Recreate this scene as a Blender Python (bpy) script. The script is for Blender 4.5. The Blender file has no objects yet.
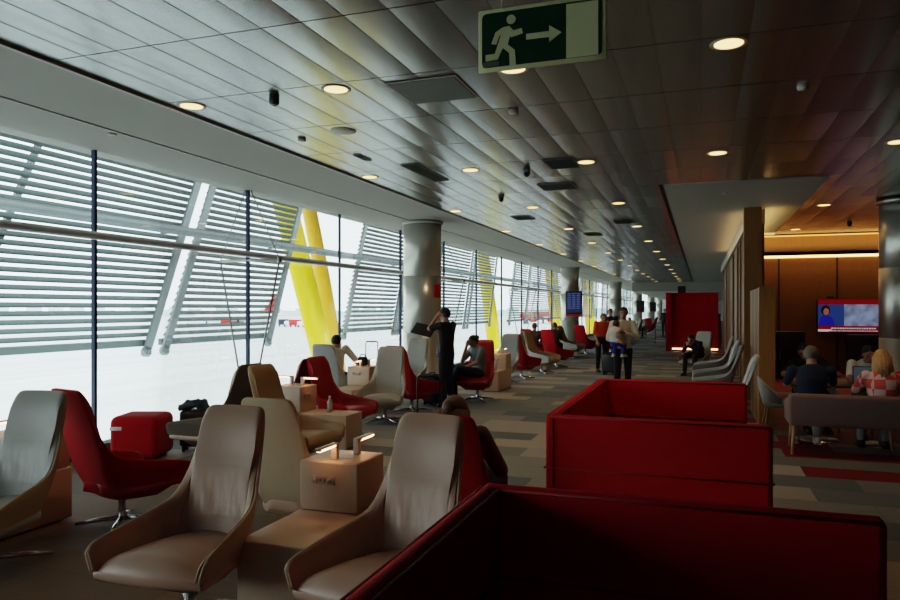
import bpy, bmesh, math, random
from mathutils import Vector, Matrix, noise
random.seed(7)
R = math.radians
COL = bpy.context.scene.collection
SC = bpy.context.scene

# ------------------------------------------------------------------ materials
def lin(r, g, b):
    f = lambda c: (c/255/12.92) if c/255 <= .04045 else ((c/255+.055)/1.055)**2.4
    return (f(r), f(g), f(b), 1)
def sc_(c, k): return (c[0]*k, c[1]*k, c[2]*k, 1)
def new_mat(name):
    m = bpy.data.materials.new(name); m.use_nodes = True
    nt = m.node_tree; b = nt.nodes['Principled BSDF']
    return m, nt, b
def mat(name, c, rough=.5, metal=0, var=.08, scale=8, bump=0, bscale=60, emit=None, es=0, coat=0, sheen=0, spec=.5):
    m, nt, b = new_mat(name); N = nt.nodes; L = nt.links
    tc = N.new('ShaderNodeTexCoord')
    nz = N.new('ShaderNodeTexNoise'); nz.inputs['Scale'].default_value = scale; nz.inputs['Detail'].default_value = 3
    L.new(tc.outputs['Object'], nz.inputs['Vector'])
    mx = N.new('ShaderNodeMixRGB'); mx.inputs[1].default_value = sc_(c, 1-var); mx.inputs[2].default_value = sc_(c, 1+var)
    L.new(nz.outputs['Fac'], mx.inputs[0]); L.new(mx.outputs[0], b.inputs['Base Color'])
    b.inputs['Roughness'].default_value = rough; b.inputs['Metallic'].default_value = metal
    b.inputs['Coat Weight'].default_value = coat; b.inputs['Sheen Weight'].default_value = sheen
    b.inputs['Specular IOR Level'].default_value = spec
    if bump:
        n2 = N.new('ShaderNodeTexNoise'); n2.inputs['Scale'].default_value = bscale; n2.inputs['Detail'].default_value = 4
        L.new(tc.outputs['Object'], n2.inputs['Vector'])
        bp = N.new('ShaderNodeBump'); bp.inputs['Strength'].default_value = bump; bp.inputs['Distance'].default_value = .01
        L.new(n2.outputs['Fac'], bp.inputs['Height']); L.new(bp.outputs[0], b.inputs['Normal'])
    if emit:
        b.inputs['Emission Color'].default_value = emit; b.inputs['Emission Strength'].default_value = es
    return m
def wood(name, c1, c2, axis='Z', scale=3, rough=.5):
    m, nt, b = new_mat(name); N = nt.nodes; L = nt.links
    tc = N.new('ShaderNodeTexCoord'); mp = N.new('ShaderNodeMapping')
    s = [14, 14, 14]; s['XYZ'.index(axis)] = 1.0; mp.inputs['Scale'].default_value = [k*scale/3 for k in s]
    nz = N.new('ShaderNodeTexNoise'); nz.inputs['Scale'].default_value = 3; nz.inputs['Detail'].default_value = 5; nz.inputs['Distortion'].default_value = .6
    cr = N.new('ShaderNodeMixRGB'); cr.inputs[1].default_value = c1; cr.inputs[2].default_value = c2
    L.new(tc.outputs['Object'], mp.inputs[0]); L.new(mp.outputs[0], nz.inputs['Vector'])
    L.new(nz.outputs['Fac'], cr.inputs[0]); L.new(cr.outputs[0], b.inputs['Base Color'])
    b.inputs['Roughness'].default_value = rough
    return m
def leather(name, c, rough=.38):
    m, nt, b = new_mat(name); N = nt.nodes; L = nt.links
    tc = N.new('ShaderNodeTexCoord')
    nz = N.new('ShaderNodeTexNoise'); nz.inputs['Scale'].default_value = 5
    L.new(tc.outputs['Object'], nz.inputs['Vector'])
    mx = N.new('ShaderNodeMixRGB'); mx.inputs[1].default_value = sc_(c, .9); mx.inputs[2].default_value = sc_(c, 1.1)
    L.new(nz.outputs['Fac'], mx.inputs[0]); L.new(mx.outputs[0], b.inputs['Base Color'])
    b.inputs['Roughness'].default_value = rough
    # soft creases fanning up from the seat junction, limited to the lower back
    mp = N.new('ShaderNodeMapping'); mp.inputs['Scale'].default_value = (9, 9, 2.2)
    L.new(tc.outputs['Object'], mp.inputs[0])
    w = N.new('ShaderNodeTexNoise'); w.inputs['Scale'].default_value = 1.6; w.inputs['Detail'].default_value = 1.5
    L.new(mp.outputs[0], w.inputs['Vector'])
    sx = N.new('ShaderNodeSeparateXYZ'); L.new(tc.outputs['Object'], sx.inputs[0])
    mr = N.new('ShaderNodeMapRange'); mr.inputs[1].default_value = .78; mr.inputs[2].default_value = .56
    L.new(sx.outputs['Z'], mr.inputs[0])
    m2_ = N.new('ShaderNodeMapRange'); m2_.inputs[1].default_value = .45; m2_.inputs[2].default_value = .50; L.new(sx.outputs['Z'], m2_.inputs[0])
    m3_ = N.new('ShaderNodeMath'); m3_.operation = 'MULTIPLY'; L.new(mr.outputs[0], m3_.inputs[0]); L.new(m2_.outputs[0], m3_.inputs[1])
    mu = N.new('ShaderNodeMath'); mu.operation = 'MULTIPLY'; L.new(w.outputs['Fac'], mu.inputs[0]); L.new(m3_.outputs[0], mu.inputs[1])
    f = N.new('ShaderNodeTexNoise'); f.inputs['Scale'].default_value = 220; L.new(tc.outputs['Object'], f.inputs['Vector'])
    ad = N.new('ShaderNodeMath'); ad.operation = 'MULTIPLY_ADD'; ad.inputs[1].default_value = .03
    L.new(f.outputs['Fac'], ad.inputs[0]); L.new(mu.outputs[0], ad.inputs[2])
    bp = N.new('ShaderNodeBump'); bp.inputs['Strength'].default_value = .4; bp.inputs['Distance'].default_value = .035
    L.new(ad.outputs[0], bp.inputs['Height']); L.new(bp.outputs[0], b.inputs['Normal'])
    return m
def emis(name, c, s):
    m, nt, b = new_mat(name)
    b.inputs['Base Color'].default_value = sc_(c, .6); b.inputs['Emission Color'].default_value = c; b.inputs['Emission Strength'].default_value = s
    return m

M = {}
M['lea_taupe'] = leather('lea_taupe', lin(184, 153, 133))
M['lea_grey'] = leather('lea_grey', lin(172, 172, 166))
M['lea_tan'] = leather('lea_tan', lin(160, 136, 104))
M['lea_red'] = leather('lea_red', lin(158, 10, 18))
M['fab_beige'] = mat('fab_beige', lin(186, 168, 140), .85, bump=.2, bscale=300)
M['fab_brown'] = mat('fab_brown', lin(96, 86, 74), .85, bump=.2, bscale=300)
M['fab_maroon'] = mat('fab_maroon', lin(96, 44, 40), .85, bump=.2, bscale=300)
M['fab_red'] = mat('fab_red', lin(170, 4, 20), .9, bump=.25, bscale=350, sheen=.1, spec=.2)
M['fab_grey'] = mat('fab_grey', lin(160, 160, 156), .85, bump=.2, bscale=300)
M['pod_red'] = mat('pod_red', lin(192, 6, 20), .8, bump=.25, bscale=250, var=.1, scale=5, spec=.25)
M['pod_seam'] = mat('pod_seam', lin(150, 12, 20), .6)
M['cream'] = mat('cream', lin(206, 184, 160), .42, var=.02)
M['cream_edge'] = mat('cream_edge', lin(190, 160, 130), .5)
M['chrome'] = mat('chrome', (.6, .6, .62, 1), .22, 1, var=.02)
M['alu'] = mat('alu', (.5, .5, .5, 1), .38, 1, var=.03)
M['lamp_white'] = mat('lamp_white', lin(205, 195, 185), .4)
M['lamp_glow'] = emis('lamp_glow', (1, .46, .24, 1), 4.5)
M['socket'] = mat('socket', lin(190, 175, 165), .4)
M['dark'] = mat('dark', lin(28, 28, 32), .5)
M['black'] = mat('black', lin(14, 14, 16), .45)
M['navy_steel'] = mat('navy_steel', lin(40, 44, 62), .4, .3)
M['soffit'] = mat('soffit', lin(176, 174, 166), .75, var=.02)
M['gypsum'] = mat('gypsum', lin(172, 172, 164), .7, var=.02)
M['soft_white'] = mat('soft_white', lin(200, 200, 194), .6, var=.03)
M['mull'] = mat('mull', lin(44, 56, 84), .4, .2)
M['transom'] = mat('transom', lin(225, 228, 226), .5, 0, var=.03)
M['cable'] = mat('cable', (.35, .35, .35, 1), .35, .9)
M['louver'] = mat('louver', lin(98, 112, 110), .6, .05, var=.06)
M['strut'] = mat('strut', lin(132, 144, 144), .5, .2, var=.12, scale=4)
M['yellow'] = mat('yellow', lin(245, 215, 20), .5, var=.04)
M['yellow2'] = mat('yellow2', lin(232, 176, 24), .5, var=.04)
M['wood_lt'] = wood('wood_lt', lin(172, 126, 66), lin(138, 94, 46))
M['wood_lt2'] = wood('wood_lt2', lin(140, 98, 50), lin(112, 74, 36))
M['wood_lt3'] = wood('wood_lt3', lin(110, 76, 42), lin(90, 60, 30))
M['wood_wall'] = wood('wood_wall', lin(140, 98, 58), lin(116, 78, 44))
M['wood_leg'] = wood('wood_leg', lin(205, 165, 115), lin(180, 138, 90))
M['wood_dk'] = mat('wood_dk', lin(56, 30, 16), .6)
M['sofa'] = mat('sofa', lin(142, 118, 112), .9, bump=.3, bscale=260, spec=.2)
M['skin'] = mat('skin', lin(196, 140, 112), .55, var=.04)
M['skin_dk'] = mat('skin_dk', lin(160, 108, 82), .55, var=.04)
M['hair_dk'] = mat('hair_dk', lin(32, 24, 20), .6, bump=.4, bscale=90)
M['hair_br'] = mat('hair_br', lin(92, 62, 42), .6, bump=.4, bscale=90)
M['hair_bl'] = mat('hair_bl', lin(190, 150, 96), .6, bump=.5, bscale=70, var=.25, scale=30)
M['hair_gr'] = mat('hair_gr', lin(110, 100, 92), .7, bump=.4, bscale=90)
M['c_black'] = mat('c_black', lin(24, 26, 32), .85)
M['c_navy'] = mat('c_navy', lin(30, 38, 62), .85)
M['c_jean'] = mat('c_jean', lin(38, 44, 66), .85)
M['c_grey'] = mat('c_grey', lin(140, 150, 154), .85)
M['c_white'] = mat('c_white', lin(214, 210, 200), .85)
M['c_cream'] = mat('c_cream', lin(200, 194, 180), .85, var=.08, scale=20)
M['c_orange'] = mat('c_orange', lin(240, 92, 30), .8)
M['c_blue'] = mat('c_blue', lin(30, 60, 170), .8)
M['c_ltblue'] = mat('c_ltblue', lin(130, 160, 180), .8)
M['c_brown'] = mat('c_brown', lin(90, 64, 50), .85)
M['lips'] = mat('lips', lin(150, 80, 72), .5)
M['eye'] = mat('eye', lin(30, 22, 18), .2)
M['white_p'] = mat('white_p', lin(230, 230, 228), .4)
M['red_p'] = mat('red_p', lin(200, 20, 24), .5)
M['downlight'] = emis('downlight', (1, .6, .2, 1), 1.7)
M['lightring'] = mat('lightring', lin(190, 180, 160), .4)
M['cove'] = emis('cove', (1, .55, .16, 1), 2.6)
M['floorglow'] = emis('floorglow', (1, .45, .2, 1), 3)
M['sign_green'] = mat('sign_green', lin(8, 62, 38), .3, var=.03)
M['sign_cream'] = mat('sign_cream', lin(226, 222, 176), .35, var=.02)
M['sign_grey'] = mat('sign_grey', lin(130, 140, 120), .5)
M['vent'] = mat('vent', lin(60, 62, 62), .6)
M['vent_lt'] = mat('vent_lt', lin(110, 112, 110), .6)
M['glassbottle'] = mat('glassbottle', lin(200, 215, 215), .15)

# plaid shirt
m, nt, b = new_mat('plaid'); N = nt.nodes; L = nt.links
tc = N.new('ShaderNodeTexCoord'); ck = N.new('ShaderNodeTexChecker'); ck.inputs['Scale'].default_value = 9
ck.inputs[1].default_value = lin(226, 96, 84); ck.inputs[2].default_value = lin(232, 200, 190)
L.new(tc.outputs['Object'], ck.inputs['Vector']); L.new(ck.outputs[0], b.inputs['Base Color']); b.inputs['Roughness'].default_value = .85
M['plaid'] = m

# ceiling metal: satin steel planks
m, nt, b = new_mat('ceiling_metal'); N = nt.nodes; L = nt.links
tc = N.new('ShaderNodeTexCoord'); mp = N.new('ShaderNodeMapping'); mp.inputs['Scale'].default_value = (3, .35, 1)
nz = N.new('ShaderNodeTexNoise'); nz.inputs['Scale'].default_value = 1.4; nz.inputs['Detail'].default_value = 3
L.new(tc.outputs['Object'], mp.inputs[0]); L.new(mp.outputs[0], nz.inputs['Vector'])
mr = N.new('ShaderNodeMapRange'); mr.inputs[3].default_value = .22; mr.inputs[4].default_value = .28
L.new(nz.outputs['Fac'], mr.inputs[0]); L.new(mr.outputs[0], b.inputs['Roughness'])
b.inputs['Base Color'].default_value = (.34, .355, .345, 1); b.inputs['Metallic'].default_value = .9
g = N.new('ShaderNodeNewGeometry'); s3 = N.new('ShaderNodeSeparateXYZ'); L.new(g.outputs['Position'], s3.inputs[0])
def mth(op, a, b_=None, c_=None):
    n_ = N.new('ShaderNodeMath'); n_.operation = op
    for i_, v_ in enumerate((a, b_, c_)):
        if v_ is None: continue
        if isinstance(v_, (int, float)): n_.inputs[i_].default_value = v_
        else: L.new(v_, n_.inputs[i_])
    return n_.outputs[0]
xx = mth('DIVIDE', mth('ADD', s3.outputs['X'], 4.69), .3125); yy = mth('DIVIDE', mth('ADD', s3.outputs['Y'], 3.1), 1.2)
cbn = N.new('ShaderNodeCombineXYZ'); L.new(mth('FLOOR', xx), cbn.inputs[0]); L.new(mth('FLOOR', yy), cbn.inputs[1])
wn = N.new('ShaderNodeTexWhiteNoise'); wn.noise_dimensions = '2D'; L.new(cbn.outputs[0], wn.inputs['Vector'])
tilt = mth('MULTIPLY_ADD', mth('SUBTRACT', mth('FRACT', xx), .5), .11, mth('MULTIPLY', mth('SUBTRACT', wn.outputs['Value'], .5), .05))
tv = N.new('ShaderNodeCombineXYZ'); L.new(tilt, tv.inputs[0]); L.new(mth('MULTIPLY', mth('SUBTRACT', mth('FRACT', mth('MULTIPLY', wn.outputs['Value'], 7.3)), .5), .03), tv.inputs[1])
va = N.new('ShaderNodeVectorMath'); va.operation = 'ADD'; L.new(g.outputs['Normal'], va.inputs[0]); L.new(tv.outputs[0], va.inputs[1])
vn = N.new('ShaderNodeVectorMath'); vn.operation = 'NORMALIZE'; L.new(va.outputs[0], vn.inputs[0]); L.new(vn.outputs[0], b.inputs['Normal'])
M['ceil'] = m
# column brushed steel
m, nt, b = new_mat('column_steel'); N = nt.nodes; L = nt.links
tc = N.new('ShaderNodeTexCoord'); mp = N.new('ShaderNodeMapping'); mp.inputs['Scale'].default_value = (1, 1, 40)
nz = N.new('ShaderNodeTexNoise'); nz.inputs['Scale'].default_value = 2; nz.inputs['Detail'].default_value = 3
L.new(tc.outputs['Object'], mp.inputs[0]); L.new(mp.outputs[0], nz.inputs['Vector'])
mr = N.new('ShaderNodeMapRange'); mr.inputs[3].default_value = .25; mr.inputs[4].default_value = .38
L.new(nz.outputs['Fac'], mr.inputs[0]); L.new(mr.outputs[0], b.inputs['Roughness'])
b.inputs['Base Color'].default_value = (.62, .60, .54, 1); b.inputs['Metallic'].default_value = .7
M['column'] = m

# window glass: thin pane
def glass(name, tint=(.93, .97, .97, 1), refl=.06):
    m = bpy.data.materials.new(name); m.use_nodes = True; nt = m.node_tree; nt.nodes.clear(); N = nt.nodes; L = nt.links
    o = N.new('ShaderNodeOutputMaterial'); mx = N.new('ShaderNodeMixShader'); t = N.new('ShaderNodeBsdfTransparent'); g = N.new('ShaderNodeBsdfGlossy')
    t.inputs[0].default_value = tint; g.inputs['Roughness'].default_value = .02
    lw = N.new('ShaderNodeLayerWeight'); lw.inputs[0].default_value = .25
    mu = N.new('ShaderNodeMath'); mu.operation = 'MULTIPLY'; mu.inputs[1].default_value = .35
    L.new(lw.outputs['Fresnel'], mu.inputs[0]); L.new(mu.outputs[0], mx.inputs[0])
    L.new(t.outputs[0], mx.inputs[1]); L.new(g.outputs[0], mx.inputs[2]); L.new(mx.outputs[0], o.inputs[0])
    return m
M['glass'] = glass('glass')

# carpet tile floor
def floor_mat():
    m, nt, b = new_mat('carpet_tiles'); N = nt.nodes; L = nt.links
    g = N.new('ShaderNodeNewGeometry'); s = N.new('ShaderNodeSeparateXYZ'); L.new(g.outputs['Position'], s.inputs[0])
    def math_(op, a, b_=None, c=None):
        n = N.new('ShaderNodeMath'); n.operation = op
        for i, v in enumerate((a, b_, c)):
            if v is None: continue
            if isinstance(v, (int, float)): n.inputs[i].default_value = v
            else: L.new(v, n.inputs[i])
        return n.outputs[0]
    X, Y = s.outputs['X'], s.outputs['Y']
    row = math_('FLOOR', math_('MULTIPLY', Y, 2.0))
    off = math_('MULTIPLY', math_('MODULO', math_('ABSOLUTE', row), 2.0), .5)
    off2 = math_('MULTIPLY', math_('FRACT', math_('MULTIPLY', row, .377)), .12)
    xs = math_('ADD', math_('ADD', X, off), off2)
    col = math_('FLOOR', xs)
    cb = N.new('ShaderNodeCombineXYZ'); L.new(col, cb.inputs[0]); L.new(row, cb.inputs[1])
    wn = N.new('ShaderNodeTexWhiteNoise'); wn.noise_dimensions = '2D'; L.new(cb.outputs[0], wn.inputs['Vector'])
    def ramp(cols):
        r = N.new('ShaderNodeValToRGB'); r.color_ramp.interpolation = 'CONSTANT'
        e = r.color_ramp.elements; e[0].position = 0; e[0].color = cols[0]; e[1].position = 1/len(cols); e[1].color = cols[1]
        for i in range(2, len(cols)):
            q = e.new(i/len(cols)); q.color = cols[i]
        L.new(wn.outputs['Value'], r.inputs[0]); return r.outputs[0]
    main = ramp([lin(162, 158, 150), lin(112, 121, 124), lin(138, 140, 137), lin(102, 112, 116), lin(170, 163, 148), lin(126, 130, 129)])
    brown = ramp([lin(104, 88, 70), lin(92, 80, 66), lin(112, 90, 70), lin(98, 90, 80)])
    red = ramp([lin(130, 10, 18), lin(120, 8, 16), lin(134, 10, 20), lin(128, 10, 18), lin(110, 114, 112), lin(120, 8, 16), lin(130, 10, 18)])
    def mixc(f, a, b_):
        x = N.new('ShaderNodeMixRGB'); L.new(f, x.inputs[0]); L.new(a, x.inputs[1]); L.new(b_, x.inputs[2]); return x.outputs[0]
    # tile-aligned zones
    bz = math_('MULTIPLY', math_('LESS_THAN', col, -2.0), math_('LESS_THAN', row, 13.0))
    rz = math_('MULTIPLY', math_('GREATER_THAN', col, .5), math_('GREATER_THAN', row, 15.5))
    c = mixc(rz, mixc(bz, main, brown), red)
    # tile seams
    fx = math_('FRACT', xs); fy = math_('FRACT', math_('MULTIPLY', Y, 2.0))
    seam = math_('MAXIMUM', math_('LESS_THAN', fx, .006), math_('LESS_THAN', fy, .012))
    dk = N.new('ShaderNodeMixRGB'); dk.blend_type = 'MULTIPLY'; L.new(c, dk.inputs[1]); dk.inputs[2].default_value = (.6, .6, .6, 1); L.new(seam, dk.inputs[0])
    # pile streaks
    mp = N.new('ShaderNodeMapping'); mp.inputs['Scale'].default_value = (2.2, 30, 1); L.new(g.outputs['Position'], mp.inputs[0])
    nz = N.new('ShaderNodeTexNoise'); nz.inputs['Scale'].default_value = 1.5; nz.inputs['Detail'].default_value = 6; L.new(mp.outputs[0], nz.inputs['Vector'])
    mr = N.new('ShaderNodeMapRange'); mr.inputs[3].default_value = .8; mr.inputs[4].default_value = 1.2; L.new(nz.outputs['Fac'], mr.inputs[0])
    mm = N.new('ShaderNodeMixRGB'); mm.blend_type = 'MULTIPLY'; mm.inputs[0].default_value = 1
    L.new(dk.outputs[0], mm.inputs[1]); L.new(mr.outputs[0], mm.inputs[2])
    L.new(mm.outputs[0], b.inputs['Base Color']); b.inputs['Roughness'].default_value = .7
    b.inputs['Specular IOR Level'].default_value = .35
    bp = N.new('ShaderNodeBump'); bp.inputs['Strength'].default_value = .15; bp.inputs['Distance'].default_value = .004
    L.new(nz.outputs['Fac'], bp.inputs['Height']); L.new(bp.outputs[0], b.inputs['Normal'])
    return m
M['floor'] = floor_mat()
# tarmac
m, nt, b = new_mat('tarmac'); N = nt.nodes; L = nt.links
g = N.new('ShaderNodeNewGeometry'); mp = N.new('ShaderNodeMapping'); mp.inputs['Scale'].default_value = (.16, .012, 1); mp.inputs['Rotation'].default_value = (0, 0, R(-18))
nz = N.new('ShaderNodeTexNoise'); nz.inputs['Scale'].default_value = 1.6; nz.inputs['Detail'].default_value = 3
L.new(g.outputs['Position'], mp.inputs[0]); L.new(mp.outputs[0], nz.inputs['Vector'])
cr = N.new('ShaderNodeValToRGB'); e = cr.color_ramp.elements; e[0].position = .35; e[0].color = (.42, .47, .47, 1); e[1].position = .65; e[1].color = (.52, .57, .57, 1)
L.new(nz.outputs['Fac'], cr.inputs[0]); L.new(cr.outputs[0], b.inputs['Base Color']); b.inputs['Roughness'].default_value = .9
M['tarmac'] = m

# ------------------------------------------------------------------ mesh helpers
class MB:
    """collects shapes and links them as one mesh object"""
    def __init__(s): s.v = []; s.f = []; s.mi = []; s.cur = 0; s.sm = []
    def add(s, vs, fs, smooth=False, M4=None):
        o = len(s.v)
        for p in vs: s.v.append(tuple(M4 @ Vector(p)) if M4 is not None else tuple(p))
        for f in fs: s.f.append([i+o for i in f]); s.mi.append(s.cur); s.sm.append(smooth)
        return s
    def box(s, x0, x1, y0, y1, z0, z1, M4=None):
        vs = [(x, y, z) for x in (x0, x1) for y in (y0, y1) for z in (z0, z1)]
        return s.add(vs, [(0, 1, 3, 2), (4, 6, 7, 5), (0, 4, 5, 1), (2, 3, 7, 6), (0, 2, 6, 4), (1, 5, 7, 3)], M4=M4)
    def rbox(s, x0, x1, y0, y1, z0, z1, r=.01, seg=2, M4=None, smooth=True):
        bm = bmesh.new(); bmesh.ops.create_cube(bm, size=1)
        for v in bm.verts:
            v.co = Vector(((x0+x1)/2+v.co.x*(x1-x0), (y0+y1)/2+v.co.y*(y1-y0), (z0+z1)/2+v.co.z*(z1-z0)))
        r = min(r, .49*min(abs(x1-x0), abs(y1-y0), abs(z1-z0)))
        bmesh.ops.bevel(bm, geom=bm.edges[:]+bm.verts[:], offset=r, segments=seg, profile=.5, affect='EDGES')
        bm.verts.index_update()
        s.add([v.co[:] for v in bm.verts], [[v.index for v in f.verts] for f in bm.faces], smooth, M4); bm.free(); return s
    def tube(s, pts, r, seg=10, M4=None, smooth=True, flat=1):
        """tube through points; r number or list"""
        pts = [Vector(p) for p in pts]; n = len(pts); rr = r if isinstance(r, (list, tuple)) else [r]*n
        vs = []; t0 = (pts[1]-pts[0]).normalized(); up = Vector((0, 0, 1)) if abs(t0.z) < .9 else Vector((0, 1, 0))
        a = t0.cross(up).normalized()
        for i, p in enumerate(pts):
            if i == 0: t = pts[1]-pts[0]
            elif i == n-1: t = pts[-1]-pts[-2]
            else: t = (pts[i+1]-p).normalized()+(p-pts[i-1]).normalized()
            t.normalize(); a = (a-t*a.dot(t)).normalized(); b_ = t.cross(a)
            for k in range(seg):
                th = 2*math.pi*k/seg; vs.append(p+a*math.cos(th)*rr[i]+b_*math.sin(th)*rr[i]*flat)
        fs = [(i*seg+k, i*seg+(k+1) % seg, (i+1)*seg+(k+1) % seg, (i+1)*seg+k) for i in range(n-1) for k in range(seg)]
        fs += [tuple(range(seg))[::-1], tuple((n-1)*seg+k for k in range(seg))]
        return s.add(vs, fs, smooth, M4)
    def lathe(s, prof, seg=24, M4=None, smooth=True):
        vs = [(r*math.cos(2*math.pi*k/seg), r*math.sin(2*math.pi*k/seg), z) for r, z in prof for k in range(seg)]
        n = len(prof)
        fs = [(i*seg+k, i*seg+(k+1) % seg, (i+1)*seg+(k+1) % seg, (i+1)*seg+k) for i in range(n-1) for k in range(seg)]
        fs += [tuple(range(seg))[::-1], tuple((n-1)*seg+k for k in range(seg))]
        return s.add(vs, fs, smooth, M4)
    def prism(s, poly, d, axis='Y', o=0, M4=None):
        """poly in the other two axes, extruded from o to o+d"""
        n = len(poly); f = {'Y': lambda p, t: (p[0], t, p[1]), 'X': lambda p, t: (t, p[0], p[1]), 'Z': lambda p, t: (p[0], p[1], t)}[axis]
        vs = [f(p, o) for p in poly]+[f(p, o+d) for p in poly]
        fs = [tuple(range(n)), tuple(range(2*n-1, n-1, -1))]+[(i, (i+1) % n+0, (i+1) % n+n, i+n)[::-1] for i in range(n)]
        return s.add(vs, fs, M4=M4)
    def ball(s, c, r, seg=12, rings=8, M4=None):
        rx, ry, rz = r if isinstance(r, (tuple, list)) else (r, r, r)
        prof = [(math.sin(math.pi*i/rings), -math.cos(math.pi*i/rings)) for i in range(rings+1)]
        prof[0] = (.01, -1); prof[-1] = (.01, 1)
        vs = [(c[0]+p*rx*math.cos(2*math.pi*k/seg), c[1]+p*ry*math.sin(2*math.pi*k/seg), c[2]+z*rz) for p, z in prof for k in range(seg)]
        n = rings+1
        fs = [(i*seg+k, i*seg+(k+1) % seg, (i+1)*seg+(k+1) % seg, (i+1)*seg+k) for i in range(n-1) for k in range(seg)]
        fs += [tuple(range(seg))[::-1], tuple((n-1)*seg+k for k in range(seg))]
        return s.add(vs, fs, True, M4)
    def mesh(s, name, mats):
        me = bpy.data.meshes.new(name); me.from_pydata(s.v, [], s.f)
        for m_ in (mats if isinstance(mats, (list, tuple)) else [mats]): me.materials.append(m_)
        me.polygons.foreach_set('material_index', s.mi); me.polygons.foreach_set('use_smooth', s.sm)
        me.update(); bm = bmesh.new(); bm.from_mesh(me); bmesh.ops.recalc_face_normals(bm, faces=bm.faces[:]); bm.to_mesh(me); bm.free()
        return me
    def build(s, name, mats, parent=None): return link(name, s.mesh(name, mats), parent)
def link(name, me, parent=None):
    o = bpy.data.objects.new(name, me); COL.objects.link(o)
    if parent is not None: o.parent = parent
    return o
def tag(o, label=None, cat=None, group=None, kind=None):
    if label: o['label'] = label
    if cat: o['category'] = cat
    if group: o['group'] = group
    if kind: o['kind'] = kind
    return o
def thing(name, label, cat, loc=(0, 0, 0), rz=0, group=None):
    o = bpy.data.objects.new(name, None); COL.objects.link(o); o.location = loc; o.rotation_euler = (0, 0, rz); o.empty_display_size = .1
    return tag(o, label, cat, group)
def struct(name, mb, m_, label=None):
    o = mb.build(name, m_); o['kind'] = 'structure'
    if label: o['label'] = label; o['category'] = name.split('_')[0]
    return o
def dup(root, loc, rz, label=None, group=None):
    r = root.copy(); COL.objects.link(r); r.location = loc; r.rotation_euler = (0, 0, rz)
    if label: r['label'] = label
    if group: r['group'] = group
    for ch in list(root.children):
        c = ch.copy(); COL.objects.link(c); c.parent = r
        for g_ in ch.children:
            d = g_.copy(); COL.objects.link(d); d.parent = c
    return r
ORD = ['first', 'second', 'third', 'fourth', 'fifth', 'sixth', 'seventh', 'eighth', 'ninth', 'tenth', 'eleventh', 'twelfth', 'thirteenth', 'fourteenth', 'fifteenth']

# ------------------------------------------------------------------ camera
YAW = math.atan(252/710)
cam = bpy.data.cameras.new('camera'); cam.lens = 710/900*36; cam.sensor_width = 36; cam.shift_y = 9/900; cam.clip_end = 2000
co = bpy.data.objects.new('camera', cam); COL.objects.link(co); co.location = (0, 0, 1.7)
co.rotation_euler = (R(90), 0, YAW); SC.camera = co

# ------------------------------------------------------------------ setting
CH = 3.6; WX = -6.7; LEN = 112
struct('floor', MB().box(WX-.3, 9, -3, LEN, -.12, 0), M['floor'])
# metal plank ceiling
mb = MB(); pw = .3125; x = -4.69; k = 0
while x < 8.9:
    y = -3.1
    while y < 52:
        if not (x+pw/2 > -.56 and x+pw/2 < 1.65 and y > 11.2):
            g_ = .006; t = .0006; q = random.uniform(-.003, .003)
            prof = [(x+g_, CH+t), (x+pw*.35, CH+t*.4-.001), (x+pw*.7, CH-.001), (x+pw-g_, CH)]
            prof[0] = (x, prof[0][1]); prof[-1] = (x+pw, prof[-1][1]); q = 0
            vs = [(px_, y+g_, pz+q) for px_, pz in prof]+[(px_, y+1.2-g_, pz-q) for px_, pz in prof]
            mb.add(vs, [(i, i+1, i+5, i+4) for i in range(3)], True)
            mb.add([(x, y+g_, CH-.002), (x, y+1.2-g_, CH-.002), (x, y+1.2-g_, CH+t), (x, y+g_, CH+t)], [(0, 1, 2, 3)])
        y += 1.2
    x += pw; k += 1
ceil = mb.build('ceiling', M['ceil']); ceil['kind'] = 'structure'
struct('ceiling_backing', MB().box(-4.75, 9, -3, LEN, CH+.03, CH+.12), M['dark'])
struct('ceiling_gypsum', MB().box(-.56, 1.72, 11.35, 53, CH-.012, CH+.02), M['gypsum'])
# window-side soffit with a shadow groove
mb = MB()
mb.prism([(-6.95, 3.56), (-5.79, 3.56), (-5.79, 3.585), (-5.76, 3.585), (-5.76, 3.56), (-4.69, 3.585), (-4.69, 3.75), (-6.95, 3.75)], LEN+3, 'Y', -3)
struct('ceiling_soffit', mb, M['soffit'])
struct('trim_1', MB().box(-5.80, -5.775, -3, LEN, 3.55, 3.575), M['soft_white'])
struct('trim_2', MB().box(-4.72, -4.68, -3, 53, 3.575, 3.605), M['soft_white'])
# far lowered bulkhead and end wall
struct('ceiling_far', MB().box(-4.7, 9, 52, LEN, 2.95, 3.58), M['soffit'])
struct('wall_far', MB().box(-7, 9, LEN, LEN+.2, 0, 3.7), M['soft_white'])
struct('wall_back', MB().box(-7, 9, -3.2, -3, 0, 3.7), M['soffit'])
struct('wall_right', MB().box(9, 9.2, -3, LEN, 0, 3.7), M['wood_dk'])
# low sill under the window wall
struct('trim_3', MB().box(WX-.08, WX+.1, -3, LEN, 0, .12), M['louver'])

# window wall: mullions every 2.98 m, transom tube, panes
Y0 = 6.44; DY = 2.985; n = 0
ys = [Y0+DY*i for i in range(-3, 36)]
for i, y in enumerate(ys):
    thick = .028 if (i-3) % 3 in (0, 1) else .012
    struct('window_post_%d' % (i+1), MB().box(WX-.03, WX+.02, y-thick*.7, y+thick*.7, .1, 3.58), M['mull'])
    if i < len(ys)-1:
        w = MB().box(WX-.012, WX-.004, y+thick, ys[i+1]-.012, .1, 3.57)
        struct('window_%d' % (i+1), w, M['glass'])
mb = MB().tube([(WX+.08, -3, 2.55), (WX+.08, LEN, 2.55)], .048, 12)
mb.box(WX-.06, WX+.04, -3, LEN, 2.52, 2.58)
struct('trim_4', mb, M['transom'])
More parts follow.
